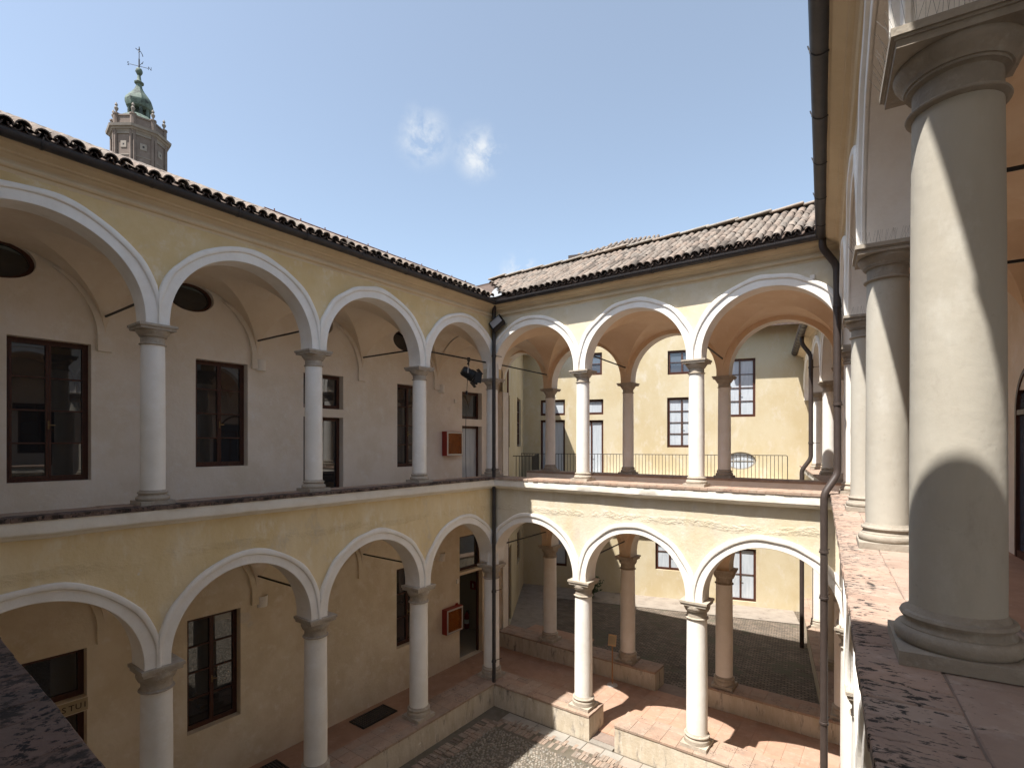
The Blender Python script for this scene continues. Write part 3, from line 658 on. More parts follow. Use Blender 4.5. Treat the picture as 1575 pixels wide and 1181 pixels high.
for z0, z1 in ((-.05, LOW), (FLOOR, UP)): MB().box(-2.2, -1.70, DEP-.16, DEP+.16, z0, z1).build('pier', M['inner'], W_B)
sill(W_B, 0, 7.162, -1, -.90*-1*-1, BRICK, SLAB, b0=.316, b1=7.162-.28)
low_wall(W_B, 0, 2.72, -1, 0, b0=.30); low_wall(W_B, 3.27, 7.2, 0, -.0)
low_wall(W_B, -1.75, 3.04, 0, 0, DEP-.33, DEP+.27); low_wall(W_B, 3.84, 7.3, 0, 0, DEP-.33, DEP+.27)
# rear parapet of the upper loggia
rp = MB().box(-.75, 7.4, DEP-.24, DEP+.24, FLOOR, 5.165).build('rear_parapet', M['inner'], W_B)
n_ = 27
for i in range(n_): put('sill_slab', SLAB, rp, (-.75+(i+.5)*8.15/n_, DEP, 5.19), (0, 0, 0), (8.15/n_/.35, .52/.30, 1))
cornice(W_B, 0, 7.162, -1, .9*-1*-1); gutter(W_B, 0, 7.162, -1, .9)
roof(W_B, -1.5, 7.75, -.46, 9.235, .577, 1.37, .143, .24, lambda s, t: s > -t+.30)
rb = roof(W_B, -1.5, 8.4, 1.37, 9.30, .1, 3.2, .31, .5, lambda s, t: False, name='rear_roof')
rb.data.clear_geometry()
rb.data.from_pydata([(-2.2, 1.37, 10.33), (8.6, 1.37, 10.33), (8.6, 3.36, 9.25), (-2.2, 3.36, 9.25), (-2.2, 1.37, 10.27), (8.6, 1.37, 10.27), (8.6, 3.36, 9.19), (-2.2, 3.36, 9.19)], [], [(0, 1, 2, 3), (4, 7, 6, 5), (2, 6, 7, 3), (0, 4, 5, 1), (1, 5, 6, 2), (0, 3, 7, 4)])
for ch in list(rb.children): bpy.data.objects.remove(ch)
MB().box(-2.2, 8.6, DEP-.15, DEP+.48, 9.0, 9.2).build('rear_cornice', M['cornice'], W_B)
RS = bevbox('ridge_slab', M['ridge'], .62, .26, .035, .008)
rroof = [o for o in W_B.children if o.name.startswith('roof')][0]
x = -.80
while x < 8.2:
    put('ridge_slab', RS, rroof, (x, 1.30+random.uniform(-.02, .02), 10.375+random.uniform(-.006, .012)), (R(random.uniform(2, 10)), R(-3.2+random.uniform(-.8, .8)), R(random.uniform(-1.5, 1.5))), (random.uniform(.92, 1.05), 1, 1)); x += .57
# valley sheet between the two roofs
vm = MB(); zv = lambda t: 9.235+(t+.46)*.53+.03
vs = []
for i in range(7):
    t = -.44+i*.3; vs += [(-t-.30, t, zv(t)+.03), (-t, t, zv(t)-.005), (-t+.34, t, zv(t)+.03)]
vm.add(vs, [f for i in range(6) for f in ((i*3, i*3+1, i*3+4, i*3+3), (i*3+1, i*3+2, i*3+5, i*3+4))]); vm.build('valley_sheet', M['zinc'], W_B)
for i in range(3):
    vault(W_B, (BC[i], .15), (BC[i+1], .15), (RC[i+1], DEP-.15), (RC[i], DEP-.15), UP, 1.12)
    vault(W_B, (BC[i], .25), (BC[i+1], .25), (RC[i+1], DEP-.2), (RC[i], DEP-.2), LOW, 1.07)
for a, b in zip(BC, RC):
    tie_rod(W_B, (a, .16, 7.88), (b, DEP-.1, 7.88)); tie_rod(W_B, (a, .2, 3.55), (b, DEP-.1, 3.55))
MB().box(.3, 7.6, .26, DEP-.26, FLOOR-.06, FLOOR).build('loggia_floor', M['floor'], W_B)
MB().box(7.15, 7.2, -.1, .2, 9.0, 9.1).build('corner_block', M['cornice'], W_B)
downpipe(W_B, [(6.78, -.40, 9.12), (6.78, -.40, 8.98), (6.955, -.235, 8.72), (6.965, -.235, 5.52), (6.80, -.40, 5.22), (6.80, -.40, -.02)], .053, M['pipe'], [(6.965, -.235, 8.1), (6.965, -.235, 6.6), (6.80, -.40, 4.35), (6.80, -.40, 3.65), (6.80, -.40, 1.75)])

# ------------------------------------------------------------------ right wing
RW = [0.0, 2.33, 4.81, 7.17, 9.6]; RUP = 7.46; RT = 2.0
for s in RW:
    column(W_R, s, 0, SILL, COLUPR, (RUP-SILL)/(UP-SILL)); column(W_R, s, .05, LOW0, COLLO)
arcade(W_R, RW, RUP, 8.90, -.15, .15, .27, 1.05, M['pale'], s_ext=(.15, .15))
arcade(W_R, RW, LOW, 4.97, -.15, .25, .30, 1.03, M['pale'], s_ext=(.15, .15))
sill(W_R, 0, 9.6, -.9, .9, BRICKL, SLABL, b0=-.25, b1=9.9)
low_wall(W_R, 0, 9.6, -.9, .9, b0=.3)
cornice(W_R, 0, 9.6, -.9, 1); gutter(W_R, 0, 9.6, -.9, 1, r=.078)
MB().add([(-.6, -.44, 9.22), (10, -.44, 9.22), (10, 3.2, 11.2), (-.6, 3.2, 11.2), (-.6, -.44, 9.16), (10, -.44, 9.16), (10, 3.2, 11.1), (-.6, 3.2, 11.1)], [(0, 1, 2, 3), (4, 7, 6, 5), (0, 4, 5, 1), (1, 5, 6, 2), (2, 6, 7, 3), (3, 7, 4, 0)]).build('roof', M['pan'], W_R)
for a, b in zip(RW[:-1], RW[1:]):
    vault(W_R, (a, .15), (b, .15), (b, RT-.04), (a, RT-.04), RUP, 1.12); vault(W_R, (a, .25), (b, .25), (b, RT-.04), (a, RT-.04), LOW, 1.06)
    tie_rod(W_R, (b, .16, 7.88), (b, RT, 7.88))
vault(W_R, (-2.9, .15), (0, .15), (0, RT-.04), (-2.9, RT-.04), RUP, 1.12)
lunettes(W_R, RW, RUP, 1.12, RT)
DH = (-.62, .62, FLOOR, 6.75)
wall_panel('upper_inner_wall', W_R, -3.2, 9.8, FLOOR, 8.95, RT, [DH, (5.2, 6.2, 5.5, 7.3)], M['inner'], .2, ())
wall_panel('lower_inner_wall', W_R, -3.2, 9.8, -.05, FLOOR-.02, RT, [(3, 4, .06, 2.4)], M['inner_low'], .2)
MB().box(-3.2, 9.8, .26, RT, FLOOR-.06, FLOOR).build('loggia_floor', M['floor'], W_R)
MB().box(-3.2, 9.8, -.2, RT, -.05, .055).build('lower_floor', M['floor'], W_R)
MB().box(-3.2, 9.8, RT+.6, RT+.65, 0, 9).build('rear_wall', M['room'], W_R)
window(W_R, 5.2, 6.2, 5.5, 7.3, RT+.12); window(W_R, 3, 4, .06, 2.4, RT+.12, 2, 3, name='glazed_door')
# arched glazed door at the end of the upper corridor
ad = MB(); pts = [(-.62, FLOOR)]+[(-.62*math.cos(math.pi*i/20), 6.45+.62*math.sin(math.pi*i/20)) for i in range(21)]+[(.62, FLOOR)]
vs = []; fs = []
for (s, z) in pts:
    k = .90
    zz = 6.45+(z-6.45)*k if z > 6.45 else z
    for dt in (-.02, .06): vs += [(s*1.0, RT+dt, z), (s*k, RT+dt, zz)]
for i in range(len(pts)-1): o = i*4; fs += [(o, o+1, o+5, o+4), (o+2, o+6, o+7, o+3), (o, o+4, o+6, o+2), (o+1, o+3, o+7, o+5)]
ad.add(vs, fs); ad.box(-.56, .56, RT-.015, RT+.05, 6.40, 6.47); ad.box(-.03, .03, RT-.012, RT+.05, FLOOR, 6.40); ad.box(-.56, .56, RT-.01, RT+.05, FLOOR, FLOOR+.1)
adr = ad.build('arched_door', M['wood'], W_R)
put('pane', pane_mesh('skyglass'), adr, (0, RT+.03, 5.55), (0, 0, 0), (1.16, .008, 2.3))
# anti-bird wire spikes on the near capitals
for s in RW[1:4]:
    sp = MB(); zc = RUP
    for i in range(15):
        u = -.2+.4*i/14
        sp.tube([(s+u, -.205, zc), (s+u+random.uniform(-.02, .02), -.235+random.uniform(-.02, .02), zc+.085)], .0005, 3)
        sp.tube([(s+.205, u, zc), (s+.225+random.uniform(-.02, .02), u+random.uniform(-.02, .02), zc+.085)], .0005, 3)
        sp.tube([(s+.12+random.uniform(-.05, .05), -.14+i*.019, zc+.02), (s+.2+random.uniform(-.02, .02), -.14+i*.019+random.uniform(-.03, .03), zc+.09)], .0005, 3)
    stuff(sp.build('bird_spikes', M['iron'], W_R, recalc=False))

# ------------------------------------------------------------------ front wing (holds the camera): sill, arcade, eave
FC = [0.0, 2.63, 5.36, 8.1]
for s in FC[1:-1]: column(W_F, s, 0, SILL, COLUP); column(W_F, s, .05, LOW0, COLLO)
arcade(W_F, FC, UP, 8.90, -.15, .15, .27, 1.05, M['pale'], s_ext=(.15, .15)); arcade(W_F, FC, LOW, 4.97, -.15, .25, .30, 1.04, M['pale'], s_ext=(.15, .25))
sill(W_F, .35, 8.1, 0, 1, BRICKD, SLABD, b0=.32); low_wall(W_F, .4, 8.1, 0, 1, b0=.4)
cornice(W_F, 0, 8.1, -1, 1); gutter(W_F, 0, 8.1, -1, 1, tc_=-.545)
MB().add([(-1, -.56, 9.22), (9, -.56, 9.22), (9, 3.2, 11.2), (-1, 3.2, 11.2), (-1, -.56, 9.16), (9, -.56, 9.16), (9, 3.2, 11.1), (-1, 3.2, 11.1)], [(0, 1, 2, 3), (4, 7, 6, 5), (0, 4, 5, 1), (1, 5, 6, 2), (2, 6, 7, 3), (3, 7, 4, 0)]).build('roof', M['pan'], W_F)
wall_panel('upper_inner_wall', W_F, -2, 9.8, FLOOR, 9.2, 1.95, [(1.2, 2.2, 5.5, 7.3), (5.2, 6.2, 5.5, 7.3)], M['inner'])
wall_panel('lower_inner_wall', W_F, -2, 9.8, -.05, FLOOR-.02, 1.95, [(3, 4, .06, 2.4)], M['inner'])
for a, b in zip(FC[:-1], FC[1:]): vault(W_F, (a, .15), (b, .15), (b, 1.95), (a, 1.95), UP, 1.0, m='vault_pale'); vault(W_F, (a, .25), (b, .25), (b, 1.95), (a, 1.95), LOW, .95, m='vault_pale')
MB().box(-1.9, 9.8, .28, 1.95, FLOOR-.06, FLOOR).build('loggia_floor', M['floor'], W_F)
MB().box(-2, 9.8, 2.6, 2.65, 0, 9).build('rear_wall', M['room'], W_F)

# ------------------------------------------------------------------ second courtyard: yellow house, side house, rear wing
fw = [(.757, 1.826, 7.14, 7.79), (.757, 1.826, 4.5, 6.95), (2.42, 3.415, 7.14, 7.76), (2.42, 3.415, 4.5, 6.92), (5.9, 6.95, 8.62, 9.54), (5.88, 6.95, 5.826, 7.74), (7.92, 8.98, 6.955, 9.1), (2.35, 3.36, 8.74, 9.64), (5.44, 6.5, 1.1, 2.5), (7.95, 9.0, .19, 2.12), (.9, 1.9, .9, 2.4)]
wall_panel('wall', FAR, -1.0, 11.4, -.05, 10.3, 0, fw, M['far_yellow'], .16, [(8.47, 5.34, .53, .325)])
for k, h in enumerate(fw):
    gl = 'skyglass' if k in (4, 7) else 'curtain'
    nm = 'transom' if k in (0, 2) else 'balcony_door' if k in (1, 3) else 'glazed_door' if k == 9 else 'window'
    window(FAR, *h, .08, 2 if k not in (0, 2) else 1, {4: 2, 7: 2, 5: 4, 6: 4, 8: 2, 9: 2}.get(k, 1), gl, nm, fr=.055)
oval_window(FAR, 8.47, 5.34, .53, .325, .06, 'curtain', True)
bal = MB().box(-.3, 10.0, -1.0, 0, 4.36, 4.5).build('balcony', M['trim'], FAR)
# low eave along the house and the taller block behind
def eave(parent, s0, s1, t0, z, depth, rise, name='eave_roof'):
    mb = MB().add([(s0, t0, z), (s1, t0, z), (s1, t0+depth, z+rise), (s0, t0+depth, z+rise), (s0, t0, z-.08), (s1, t0, z-.08), (s1, t0+depth, z+rise-.08), (s0, t0+depth, z+rise-.08)], [(0, 1, 2, 3), (4, 7, 6, 5), (0, 4, 5, 1), (1, 5, 6, 2), (2, 6, 7, 3), (3, 7, 4, 0)])
    return mb.build(name, M['pan'], parent)
eave(FAR, 7.75, 11.4, -.80, 10.15, 2.0, .5); eave(FAR, -1.0, 2.0, -.8, 10.5, 2.0, .5)
tb = MB().box(2.6, 5.2, .004, 5, 10.3, 13.35); tb.build('upper_block', M['far_yellow'], FAR)
fr_ = roof(FAR, 2.2, 5.6, -.45, 13.45, .5, 2.4, .19, .34, lambda s, t: s > 2.35+.55*(t+.45), nind=120, deckend=(lambda t: 2.15+.55*(t+.45), lambda t: 5.6))
MB().sweep([(-.52, 13.35), (-.42, 13.32), (-.42, 13.50), (-.52, 13.52)], lambda t: 2.1, lambda t: 5.6, 1).build('gutter', M['pipe'], FAR)
# side house
wall_panel('wall', IL, -.4, 7.0, -.05, 9.75, 0, [(.75, 1.40, 5.86, 7.55), (3.8, 5.3, 5.86, 7.72), (.9, 1.9, .06, 2.6), (3.9, 5.1, 1.4, 2.6)], M['far_yellow'], .16)
window(IL, .75, 1.40, 5.86, 7.55, .08); window(IL, 3.8, 5.3, 5.86, 7.72, .08); window(IL, .9, 1.9, .06, 2.6, .08, 2, 1, 'glass', 'glazed_door'); window(IL, 3.9, 5.1, 1.4, 2.6, .08, 2, 2)
eave(IL, -.6, 7.2, -.5, 9.8, 1.6, .7)
downpipe(IL, [(.30, -.07, 9.6), (.30, -.07, 0)], .03, M['rust'])
# rear wing: arcade continuing the right wing's line
EC = [0.0, 3.17, 6.32, 9.0]
for s in EC[1:-1]: column(W_E, s, 0, SILL, COLUP); column(W_E, s, .05, LOW0, COLLO)
arcade(W_E, EC, UP, 8.90, -.15, .15, .27, 1.15, M['yellow_b'], s_ext=(.2, .1)); arcade(W_E, EC, LOW, 4.97, -.15, .25, .3, 1.1, M['yellow_low_b'], s_ext=(.2, .1))
sill(W_E, 0, 8.7, 0, 0, BRICK, SLAB); low_wall(W_E, 0, 8.8, 0, 0); cornice(W_E, -.2, 8.6, 0, 0)
gt = MB().tube([(.0, -.46, 9.20), (8.6, -.46, 9.20)], .11, 14)
for i in range(18): gt.tube([(.3+i*.48, -.46, 9.20), (.33+i*.48, -.46, 9.20)], .118, 14)
gt.build('gutter', M['pipe'], W_E, smooth=40)
eave(W_E, -.2, 9.0, -.45, 9.3, 3.4, 1.8)
wall_panel('inner_wall', W_E, -.5, 9.0, -.05, 9.0, 1.9, [(2, 3, 5.4, 7.4), (5, 6, 5.4, 7.4)], M['inner'])
for a, b in zip(EC[:-1], EC[1:]): vault(W_E, (a, .15), (b, .15), (b, 1.9), (a, 1.9), UP, 1.2, 14)
MB().box(-.5, 9, .28, 1.9, FLOOR-.06, FLOOR).build('loggia_floor', M['floor'], W_E)
downpipe(W_E, [(3.75, -.44, 9.12), (3.75, -.44, 8.9), (3.75, -.21, 8.55), (3.75, -.21, 5.55), (3.75, -.44, 5.2), (3.75, -.44, 0)], .06, M['pipe'], [(3.75, -.21, 8.2), (3.75, -.21, 6)])

# ------------------------------------------------------------------ bell tower
TX, TY = -39.2, 55.0
TW = empty('bell_tower', (TX, TY, 1.4)); TW.scale = (.87, .87, 1); tag(TW, 'octagonal brick bell tower with green copper onion top and weathervane rising over the left roof', 'tower')
def octa(mb, r, z0, z1, r1=None):
    r1 = r1 or r; vs = []
    for z, q in ((z0, r), (z1, r1)):
        for i in range(8): a = math.pi/8+i*math.pi/4; vs.append((q*math.cos(a), q*math.sin(a), z))
    mb.add(vs, [(i, (i+1) % 8, 8+(i+1) % 8, 8+i) for i in range(8)]+[tuple(range(8))[::-1], tuple(range(8, 16))])
mb = MB(); octa(mb, 2.70, -1.4, 36.6); tower_wall = mb.build('wall', M['tbrick'], TW)
q = MB()
for i in range(8):
    a = math.pi/8+i*math.pi/4
    for k in (-1, 1):
        an = a+k*.06; q.tube([(2.72*math.cos(an), 2.72*math.sin(an), 24), (2.72*math.cos(an), 2.72*math.sin(an), 36.6)], .16, 6)
    b = i*math.pi/4; px, py = -math.sin(b), math.cos(b); ap = 2.70*math.cos(math.pi/8)
    for zz in range(4): pass
q.build('corner_pilasters', M['tbrick'], TW)
for i in range(8):
    b = i*math.pi/4; ap = 2.70*math.cos(math.pi/8)
    o = put('relief_panel', bevbox('relief_panel', M['tstone'], .70, .14, .70, .03), TW, (ap*math.cos(b), ap*math.sin(b), 34.75), (0, 0, b+math.pi/2))
    put('panel_hole', bevbox('panel_hole', M['iron'], .20, .05, .20, .02), o, (0, -.06 if False else .06, 0)); put('panel_hole', bevbox('panel_hole', M['iron'], .20, .05, .20, .02), o, (0, -.06, 0))
    put('belfry_opening', bevbox('belfry_opening', M['iron'], .9, .1, 2.2, .04), TW, (ap*math.cos(b), ap*math.sin(b), 31.6), (0, 0, b+math.pi/2))
    put('sunk_panel', bevbox('sunk_panel', M['tstone'], 1.5, .10, .10, .02), TW, (ap*math.cos(b), ap*math.sin(b), 33.7), (0, 0, b+math.pi/2))
mb = MB()
for r, z0, z1, r1 in ((2.82, 35.8, 35.95, 2.82), (2.74, 35.95, 36.2, 2.90), (3.0, 36.2, 36.38, 3.12), (3.3, 36.38, 36.62, 3.36)): octa(mb, r, z0, z1, r1)
mb.build('cornice', M['tstone'], TW)
mb = MB(); octa(mb, 2.62, 36.62, 37.65); octa(mb, 2.72, 37.65, 37.80); octa(mb, 2.70, 36.62, 36.78)
for i in range(8):
    a = math.pi/8+i*math.pi/4; mb.lathe([(.30, 36.62), (.30, 37.75), (.37, 37.78), (.37, 37.92)], 8, (2.55*math.cos(a), 2.55*math.sin(a), 0))
mb.build('parapet', M['tbrick'], TW)
URN = MB().lathe([(.16, 0), (.16, .06), (.07, .12), (.08, .2), (.20, .42), (.22, .55), (.12, .68), (.08, .76), (.16, .85), (.12, .98), (.04, 1.08), (.02, 1.14)], 12).mesh('urn', M['tstone'], 40)
for i in range(8): a = math.pi/8+i*math.pi/4; put('urn', URN, TW, (2.55*math.cos(a), 2.55*math.sin(a), 37.92))
mb = MB(); octa(mb, 2.25, 37.3, 37.9, 2.2); octa(mb, 2.2, 37.9, 38.35, 1.75); octa(mb, 1.75, 38.35, 38.7, 1.25); mb.build('lantern_base', M['copper'], TW)
mb = MB()
for i in range(8):
    a = i*math.pi/4; mb.tube([(1.0*math.cos(a), 1.0*math.sin(a), 38.6), (.98*math.cos(a), .98*math.sin(a), 39.7)], .17, 8)
mb.lathe([(.45, 38.6), (.45, 39.8)], 10); mb.build('lantern', M['copper'], TW, smooth=40)
mb = MB().lathe([(.9, 39.45), (1.05, 39.5), (1.30, 39.62), (1.42, 39.95), (1.44, 40.25), (1.34, 40.55), (1.02, 40.95), (.70, 41.3), (.46, 41.65), (.33, 41.95), (.30, 42.2)], 16, flute=.06); mb.build('onion_dome', M['copper'], TW, smooth=20)
mb = MB().lathe([(.30, 42.2), (.48, 42.3), (.5, 42.42), (.36, 42.5), (.24, 42.62), (.2, 42.9), (.16, 43.15), (.2, 43.2)], 14); mb.lathe([(.05, 43.18), (.24, 43.28), (.36, 43.5), (.37, 43.65), (.26, 43.88), (.06, 43.98)], 14); mb.build('finial', M['copper'], TW, smooth=40)
vane = MB().tube([(0, 0, 43.9), (0, 0, 46.1)], .045, 6); vane.tube([(0, 0, 44.0), (0, 0, 44.9)], .08, 6)
vane.tube([(-.95, 0, 44.15), (.95, 0, 44.15)], .028, 5); vane.tube([(-.45, .8, 44.15), (.45, -.8, 44.15)], .028, 5)
vane.tube([(-.1, 0, 45.6), (.12, 0, 45.75), (.3, 0, 45.5), (.38, 0, 45.25)], .04, 5); vane.tube([(-.35, 0, 45.95), (-.12, 0, 45.8), (.05, 0, 45.95), (.0, 0, 46.2)], .04, 5)
vane.lathe([(.02, 45.8), (.1, 45.88), (.02, 45.96)], 8)
vn = vane.build('weathervane', M['iron'], TW)
rz = math.atan2(TX, TY)
vn.rotation_euler.z = 0
for s_, x, y in (('S', -1.08, 0), ('N', 1.08, 0), ('O', -.52, .92), ('E', .52, -.92)):
    if s_ in 'SN': text(s_, vn, (x, y, 44.15), .5, M['iron'], (R(90), 0, 0), depth=.02)
for x, y in ((-.52, .92), (.52, -.92)): text('I', vn, (x, y, 44.1), .45, M['iron'], (R(90), R(20), 0), depth=.02)
vn.rotation_euler.z = R(25)

# ------------------------------------------------------------------ loose things
def in_wing(e, name, s, t, z, rz=0):
    x, y, _ = world_of(e, s, t, z); return empty(name, (x, y, z), e.rotation_euler.z+rz)
def hose_box(z, label, s=.22, red_hose=False):
    o = in_wing(W_L, 'hose_cabinet', s, WALL_T, z); tag(o, label, 'fire hose box', 'fire hose cabinets on the corner wall')
    W2, H2, D = .62, .64, .17
    mb = MB().box(0, W2, -D, -.002, 0, .02); mb.box(0, W2, -D, -.002, H2-.02, H2); mb.box(0, .02, -D, -.002, .02, H2-.02); mb.box(W2-.02, W2, -D, -.002, .02, H2-.02); mb.box(.02, W2-.02, -.02, -.002, .02, H2-.02)
    mb.build('case', M['red'], o)
    d = MB().box(.01, W2-.01, -D-.012, -D-.001, .01, .05); d.box(.01, W2-.01, -D-.012, -D-.001, H2-.05, H2-.01); d.box(.01, .05, -D-.012, -D-.001, .05, H2-.05); d.box(W2-.05, W2-.01, -D-.012, -D-.001, .05, H2-.05)
    d.build('door_frame', M['steel'], o)
    MB().box(.03, W2-.03, -.045, -.022, .03, H2-.03).build('back_board', M['hose'], o)
    h = MB()
    for k in range(6):
        r = .06+k*.034; h.tube([(W2/2+r*math.cos(a*math.pi/12), -.09, H2/2+r*math.sin(a*math.pi/12)) for a in range(25)], .017, 6, False)
    h.build('hose_coil', M['hose'], o, smooth=50)
    put('pane', bevbox('pane', M['card'] if False else M['hosepane'], .52, .004, .54, .001), o, (W2/2, -D-.004, H2/2))
    if red_hose: MB().box(W2-.16, W2-.06, -.05, -.045, H2+.0, H2+.06).build('small_sign', M['red'], o)
    return o
m = mat('amber_glass', (.40, .13, .02), (.33, .10, .015), scale=3, rough=.06, spec=.8); M['hosepane'] = m
tp = m.node_tree; bs = tp.nodes['Principled BSDF']; bs.inputs['Alpha'].default_value = .35; bs.inputs['Specular IOR Level'].default_value = .25; bs.inputs['Roughness'].default_value = .25
hose_box(5.66, 'red fire hose box on the upper loggia wall left of the glazed door'); hose_box(1.02, 'red fire hose box on the lower wall beside the corner doorway', red_hose=True)
def sconce(s, z, label):
    o = in_wing(W_L, 'wall_lamp', s, WALL_T, z); tag(o, label, 'wall lamp', 'half round plaster wall lamps')
    mb = MB(); n = 12; vs = []; fs = []
    for zz, r in ((0, .095), (.20, .105)):
        for i in range(n+1): a = math.pi+math.pi*i/n; vs += [(r*math.cos(a), r*math.sin(a)*.9-.001, zz), ((r-.012)*math.cos(a), (r-.012)*math.sin(a)*.9-.001, zz)]
    k = 2*(n+1)
    for i in range(n):
        a = i*2; fs += [(a, a+2, k+a+2, k+a), (a+1, k+a+1, k+a+3, a+3), (k+a, k+a+2, k+a+3, k+a+1)]
    fs.append(tuple(range(0, k, 2))); mb.add(vs, fs); mb.build('shade', M['trim'], o, smooth=40)
    MB().lathe([(.03, .05), (.035, .1), (.02, .14)], 10, (0, -.05, 0)).build('bulb', M['lens'], o, smooth=40)
sconce(-4.60, 7.34, 'small pale wall lamp high between the second window and the upper door'); sconce(.18, 7.30, 'small pale wall lamp above the upper fire hose box')
sconce(-4.57, 2.95, 'small pale wall lamp right of the tall lower window'); sconce(.20, 2.93, 'small pale wall lamp above the lower fire hose box')
def wallbox(e, s, t, z, sx, sz, m_, label, name='wall_plate', cat='wall fitting'):
    x, y, _ = world_of(e, s, t, z); o = put(name, bevbox(name, m_, sx, .03, sz, .006), None, (x, y, z), (0, 0, e.rotation_euler.z)); tag(o, label, cat); return o
wallbox(W_L, .72, WALL_T-.016, 7.12, .10, .10, M['trim'], 'tiny white sensor box on the wall left of the upper transom', 'wall_sensor')
wallbox(W_L, .80, WALL_T-.016, 2.28, .09, .12, M['trim'], 'tiny white switch plate left of the lower corner doorway', 'switch_plate')
wallbox(W_B, 6.62, -.166, 8.62, .07, .07, M['trim'], 'tiny white plate on the spandrel beside the right downpipe')
# flood light on the corner
o = in_wing(W_B, 'flood_light', .36, -.20, 8.72); tag(o, 'square grey flood light tilted beside the corner downpipe', 'flood light')
b2 = put('housing', bevbox('housing', M['black'], .24, .10, .20, .012), o, (0, -.06, 0), (R(-30), R(-38), R(20)), (1.35, 1.2, 1.35)); put('lens', bevbox('lens', M['lens'], .20, .01, .16, .003), b2, (0, -.054, 0))
put('rim', MB().box(-.125, .125, -.052, -.046, .085, .10).box(-.125, .125, -.052, -.046, -.10, -.085).box(-.125, -.105, -.052, -.046, -.085, .085).box(.105, .125, -.052, -.046, -.085, .085).mesh('rim', M['black']), b2)
MB().tube([(0, .05, 0), (0, -.04, 0)], .02, 8).build('bracket', M['black'], o)
# stage light clamped to the tie rod
o = in_wing(W_L, 'stage_light', -.78, .05, 7.50, R(35)); tag(o, 'black theatre spotlight with barn doors hanging from an iron tie rod', 'spotlight')
MB().box(-.05, .05, -.03, .03, .33, .41).tube([(0, 0, .33), (0, 0, .22)], .012, 8).tube([(-.16, -.02, .30), (-.05, 0, .38)], .02, 6).tube([(.02, .02, .30), (.10, .04, .28)], .014, 6).build('clamp', M['black'], o)
MB().tube([(.155*math.cos(a), 0, .05+.17*math.sin(a)) for a in [math.pi*i/12 for i in range(13)]], .009, 6).build('yoke', M['steel'], o)
bd = MB().lathe([(.09, -.17), (.115, -.13), (.12, .02), (.135, .03), (.135, .12), (.12, .125)], 20).build('lamp_body', M['black'], o, (0, 0, .05), 40, (R(118), 0, R(20)))
MB().lathe([(.115, 0), (.115, .006)], 20, (0, 0, .126)).build('lens', M['lens'], bd)
for k in range(4):
    a = k*math.pi/2; put('barn_door', bevbox('barn_door', M['black'], .22 if k % 2 else .24, .006, .16, .002), bd, (.145*math.cos(a)+.02*math.cos(a), .145*math.sin(a)+.02*math.sin(a), .20), (0, 0, a+math.pi/2) if False else (R(22)*(-math.sin(a)), R(22)*math.cos(a), a+math.pi/2))
MB().tube([(-.05, .02, -.05), (-.06, .05, -.6), (-.02, .07, -1.5), (.03, .06, -2.4), (.05, .05, -3.1)], .006, 5).build('cable', M['black'], o, smooth=60)
MB().box(-.085, -.035, .02, .06, -.42, -.34).build('plug', M['black'], o)
# extinguisher and its sign inside the lobby
o = in_wing(W_L, 'fire_extinguisher', 2.90, 3.36, .10); tag(o, 'red fire extinguisher hanging inside the lower corner doorway', 'extinguisher')
MB().lathe([(.06, 0), (.075, .02), (.075, .40), (.06, .46), (.03, .49), (.025, .53)], 16).build('cylinder', M['red'], o, smooth=40)
MB().box(-.012, .09, -.015, .015, .53, .56).tube([(.03, 0, .52), (.11, 0, .45), (.10, 0, .2)], .012, 6).build('valve', M['black'], o)
MB().lathe([(.077, .16), (.077, .30)], 16).build('paper_label', M['trim'], o, smooth=40)
o = put('extinguisher_sign', bevbox('extinguisher_sign', M['red'], .22, .012, .26, .003), None, world_of(W_L, 2.985, 3.17, 1.48), (0, 0, W_L.rotation_euler.z-math.pi/2)); tag(o, 'small red extinguisher sign with white pictogram inside the lower doorway', 'sign')
MB().box(-.035, .035, -.012, -.008, -.08, .05).box(-.012, .012, -.012, -.008, .05, .09).build('pictogram', M['trim'], o)
# sign stand
o = in_wing(W_B, 'sign_stand', 2.08, 2.10, .077); tag(o, 'slim brown visitor sign stand on the lower loggia floor by the rear columns', 'sign stand')
MB().lathe([(.13, 0), (.13, .015), (.03, .03), (.012, .05)], 20).build('base', M['steel'], o, smooth=40); MB().tube([(0, 0, .03), (0, 0, .98)], .015, 8).build('pole', M['brass'], o, smooth=50)
p_ = put('panel', bevbox('panel', M['paper'], .20, .018, .27, .004), o, (0, 0, 1.10), (R(-14), 0, R(8)))
MB().box(-.085, .085, -.0115, -.0095, -.10, .10).build('notice', M['plaque'], p_)
# floor grates
def grate(s, t, label):
    o = in_wing(W_L, 'floor_grate', s, t, .062); tag(o, label, 'grate', 'iron floor grates')
    MB().box(-.46, .46, -.24, .24, 0, .003).build('pit_shade', M['black'], o)  # black sheet stands in for the shade of the pit below the bars
    MB().box(-.46, .46, -.24, -.21, .004, .02).box(-.46, .46, .21, .24, .004, .02).box(-.46, -.43, -.21, .21, .004, .02).box(.43, .46, -.21, .21, .004, .02).build('frame', M['iron'], o)
    me = MB().box(-.009, .009, -.21, .21, .004, .022).mesh('bar', M['grate'])
    for i in range(17): put('bar', me, o, (-.40+i*.05, 0, 0))
grate(-2.30, 1.45, 'black iron floor grate between the second and third lower columns'); grate(-4.85, 1.42, 'black iron floor grate at the foot of the wall under the tall lower window')
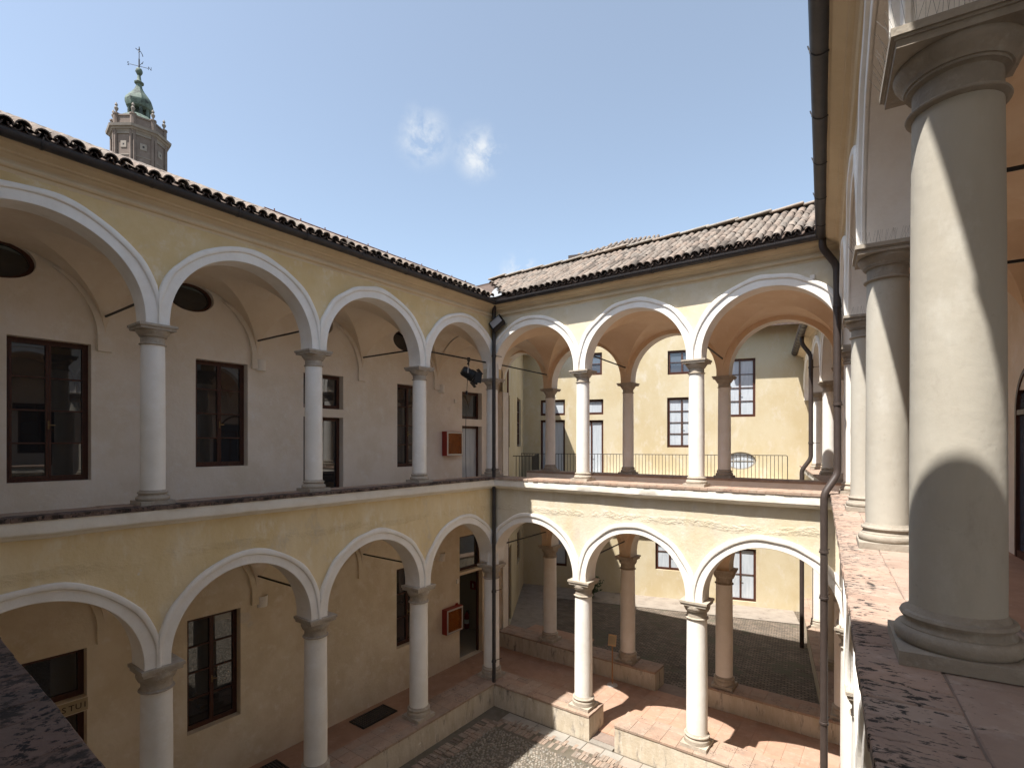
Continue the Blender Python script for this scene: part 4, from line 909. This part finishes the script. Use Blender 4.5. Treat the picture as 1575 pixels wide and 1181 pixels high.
# balcony railing in the second courtyard
o = in_wing(FAR, 'balcony_railing', 0, 0, 4.5); tag(o, 'thin iron balcony railing in front of the yellow house', 'railing')
bar = MB().tube([(0, 0, 0), (0, 0, 1.06)], .009, 5).mesh('baluster', M['iron'])
MB().tube(pipe_path([(-.05, -.96, 1.07), (9.75, -.96, 1.07), (9.9, -.96, 1.07), (9.9, -.96, 0)], .18), .012, 6).tube([(-.05, -.96, .08), (9.9, -.96, .08)], .009, 6).build('handrail', M['iron'], o)
for i in range(82): put('baluster', bar, o, (.02+i*.12, -.96, 0))
o = in_wing(IL, 'side_balcony', 2.2, 0, 4.4); tag(o, 'dark iron railed balcony along the side house at left of the inner courtyard', 'railing')
MB().box(0, 4.0, -.72, -.003, -.05, .1).build('slab', M['trim'], o)
MB().tube([(0, -.02, 1.15), (0, -.68, 1.15), (3.9, -.68, 1.15)], .014, 6).tube([(0, -.02, .2), (0, -.68, .2), (3.9, -.68, .2)], .012, 6).build('handrail', M['iron'], o)
bar2 = MB().tube([(0, 0, .1), (0, 0, 1.15)], .011, 5).mesh('baluster', M['iron'])
for i in range(33): put('baluster', bar2, o, (i*.12, -.68, 0))
for i in range(1, 6): put('baluster', bar2, o, (0, -.68+i*.11, 0))
# shrub
o = empty('shrub', (2.95, 20.1, .0)); tag(o, 'dark leafy shrub growing against the yellow house wall', 'shrub')
st = MB(); lf = MB(); rs = random.Random(5)
for i in range(16):
    a = rs.uniform(0, 6.28); h = rs.uniform(.5, 1.0); rr = rs.uniform(.1, .42)
    tip = Vector((rr*math.cos(a), rr*math.sin(a), h)); st.tube([(0, 0, 0), tip*.5+Vector((0, 0, .1)), tip], .012, 4)
    for k in range(60):
        p = tip*rs.uniform(.35, 1.08)+Vector((rs.gauss(0, .1), rs.gauss(0, .1), rs.gauss(0, .1))); p.z = max(p.z, .05)
        u = Vector((rs.gauss(0, 1), rs.gauss(0, 1), rs.gauss(0, 1))).normalized(); v = u.orthogonal().normalized(); q = rs.uniform(.04, .08)
        lf.add([p-u*q, p+v*q*.45, p+u*q, p-v*q*.45], [(0, 1, 2, 3)])
st.build('stem', M['stem'], o); stuff(lf.build('foliage', M['leaf'], o, recalc=False))
# lightning conductor along the far end of the left roof
lc = MB(); zr = lambda t: 9.215+(t+.46)*.462+.13
lc.tube([(-4.5, 1.9, zr(1.9)), (1.6, 1.9, zr(1.9))], .014, 6)
for i in range(11): lc.tube([(-4.3+i*.55, 1.9, zr(1.9)-.13), (-4.3+i*.55, 1.9, zr(1.9)+.05)], .012, 5)
lc.build('lightning_conductor', M['rust'], W_L)
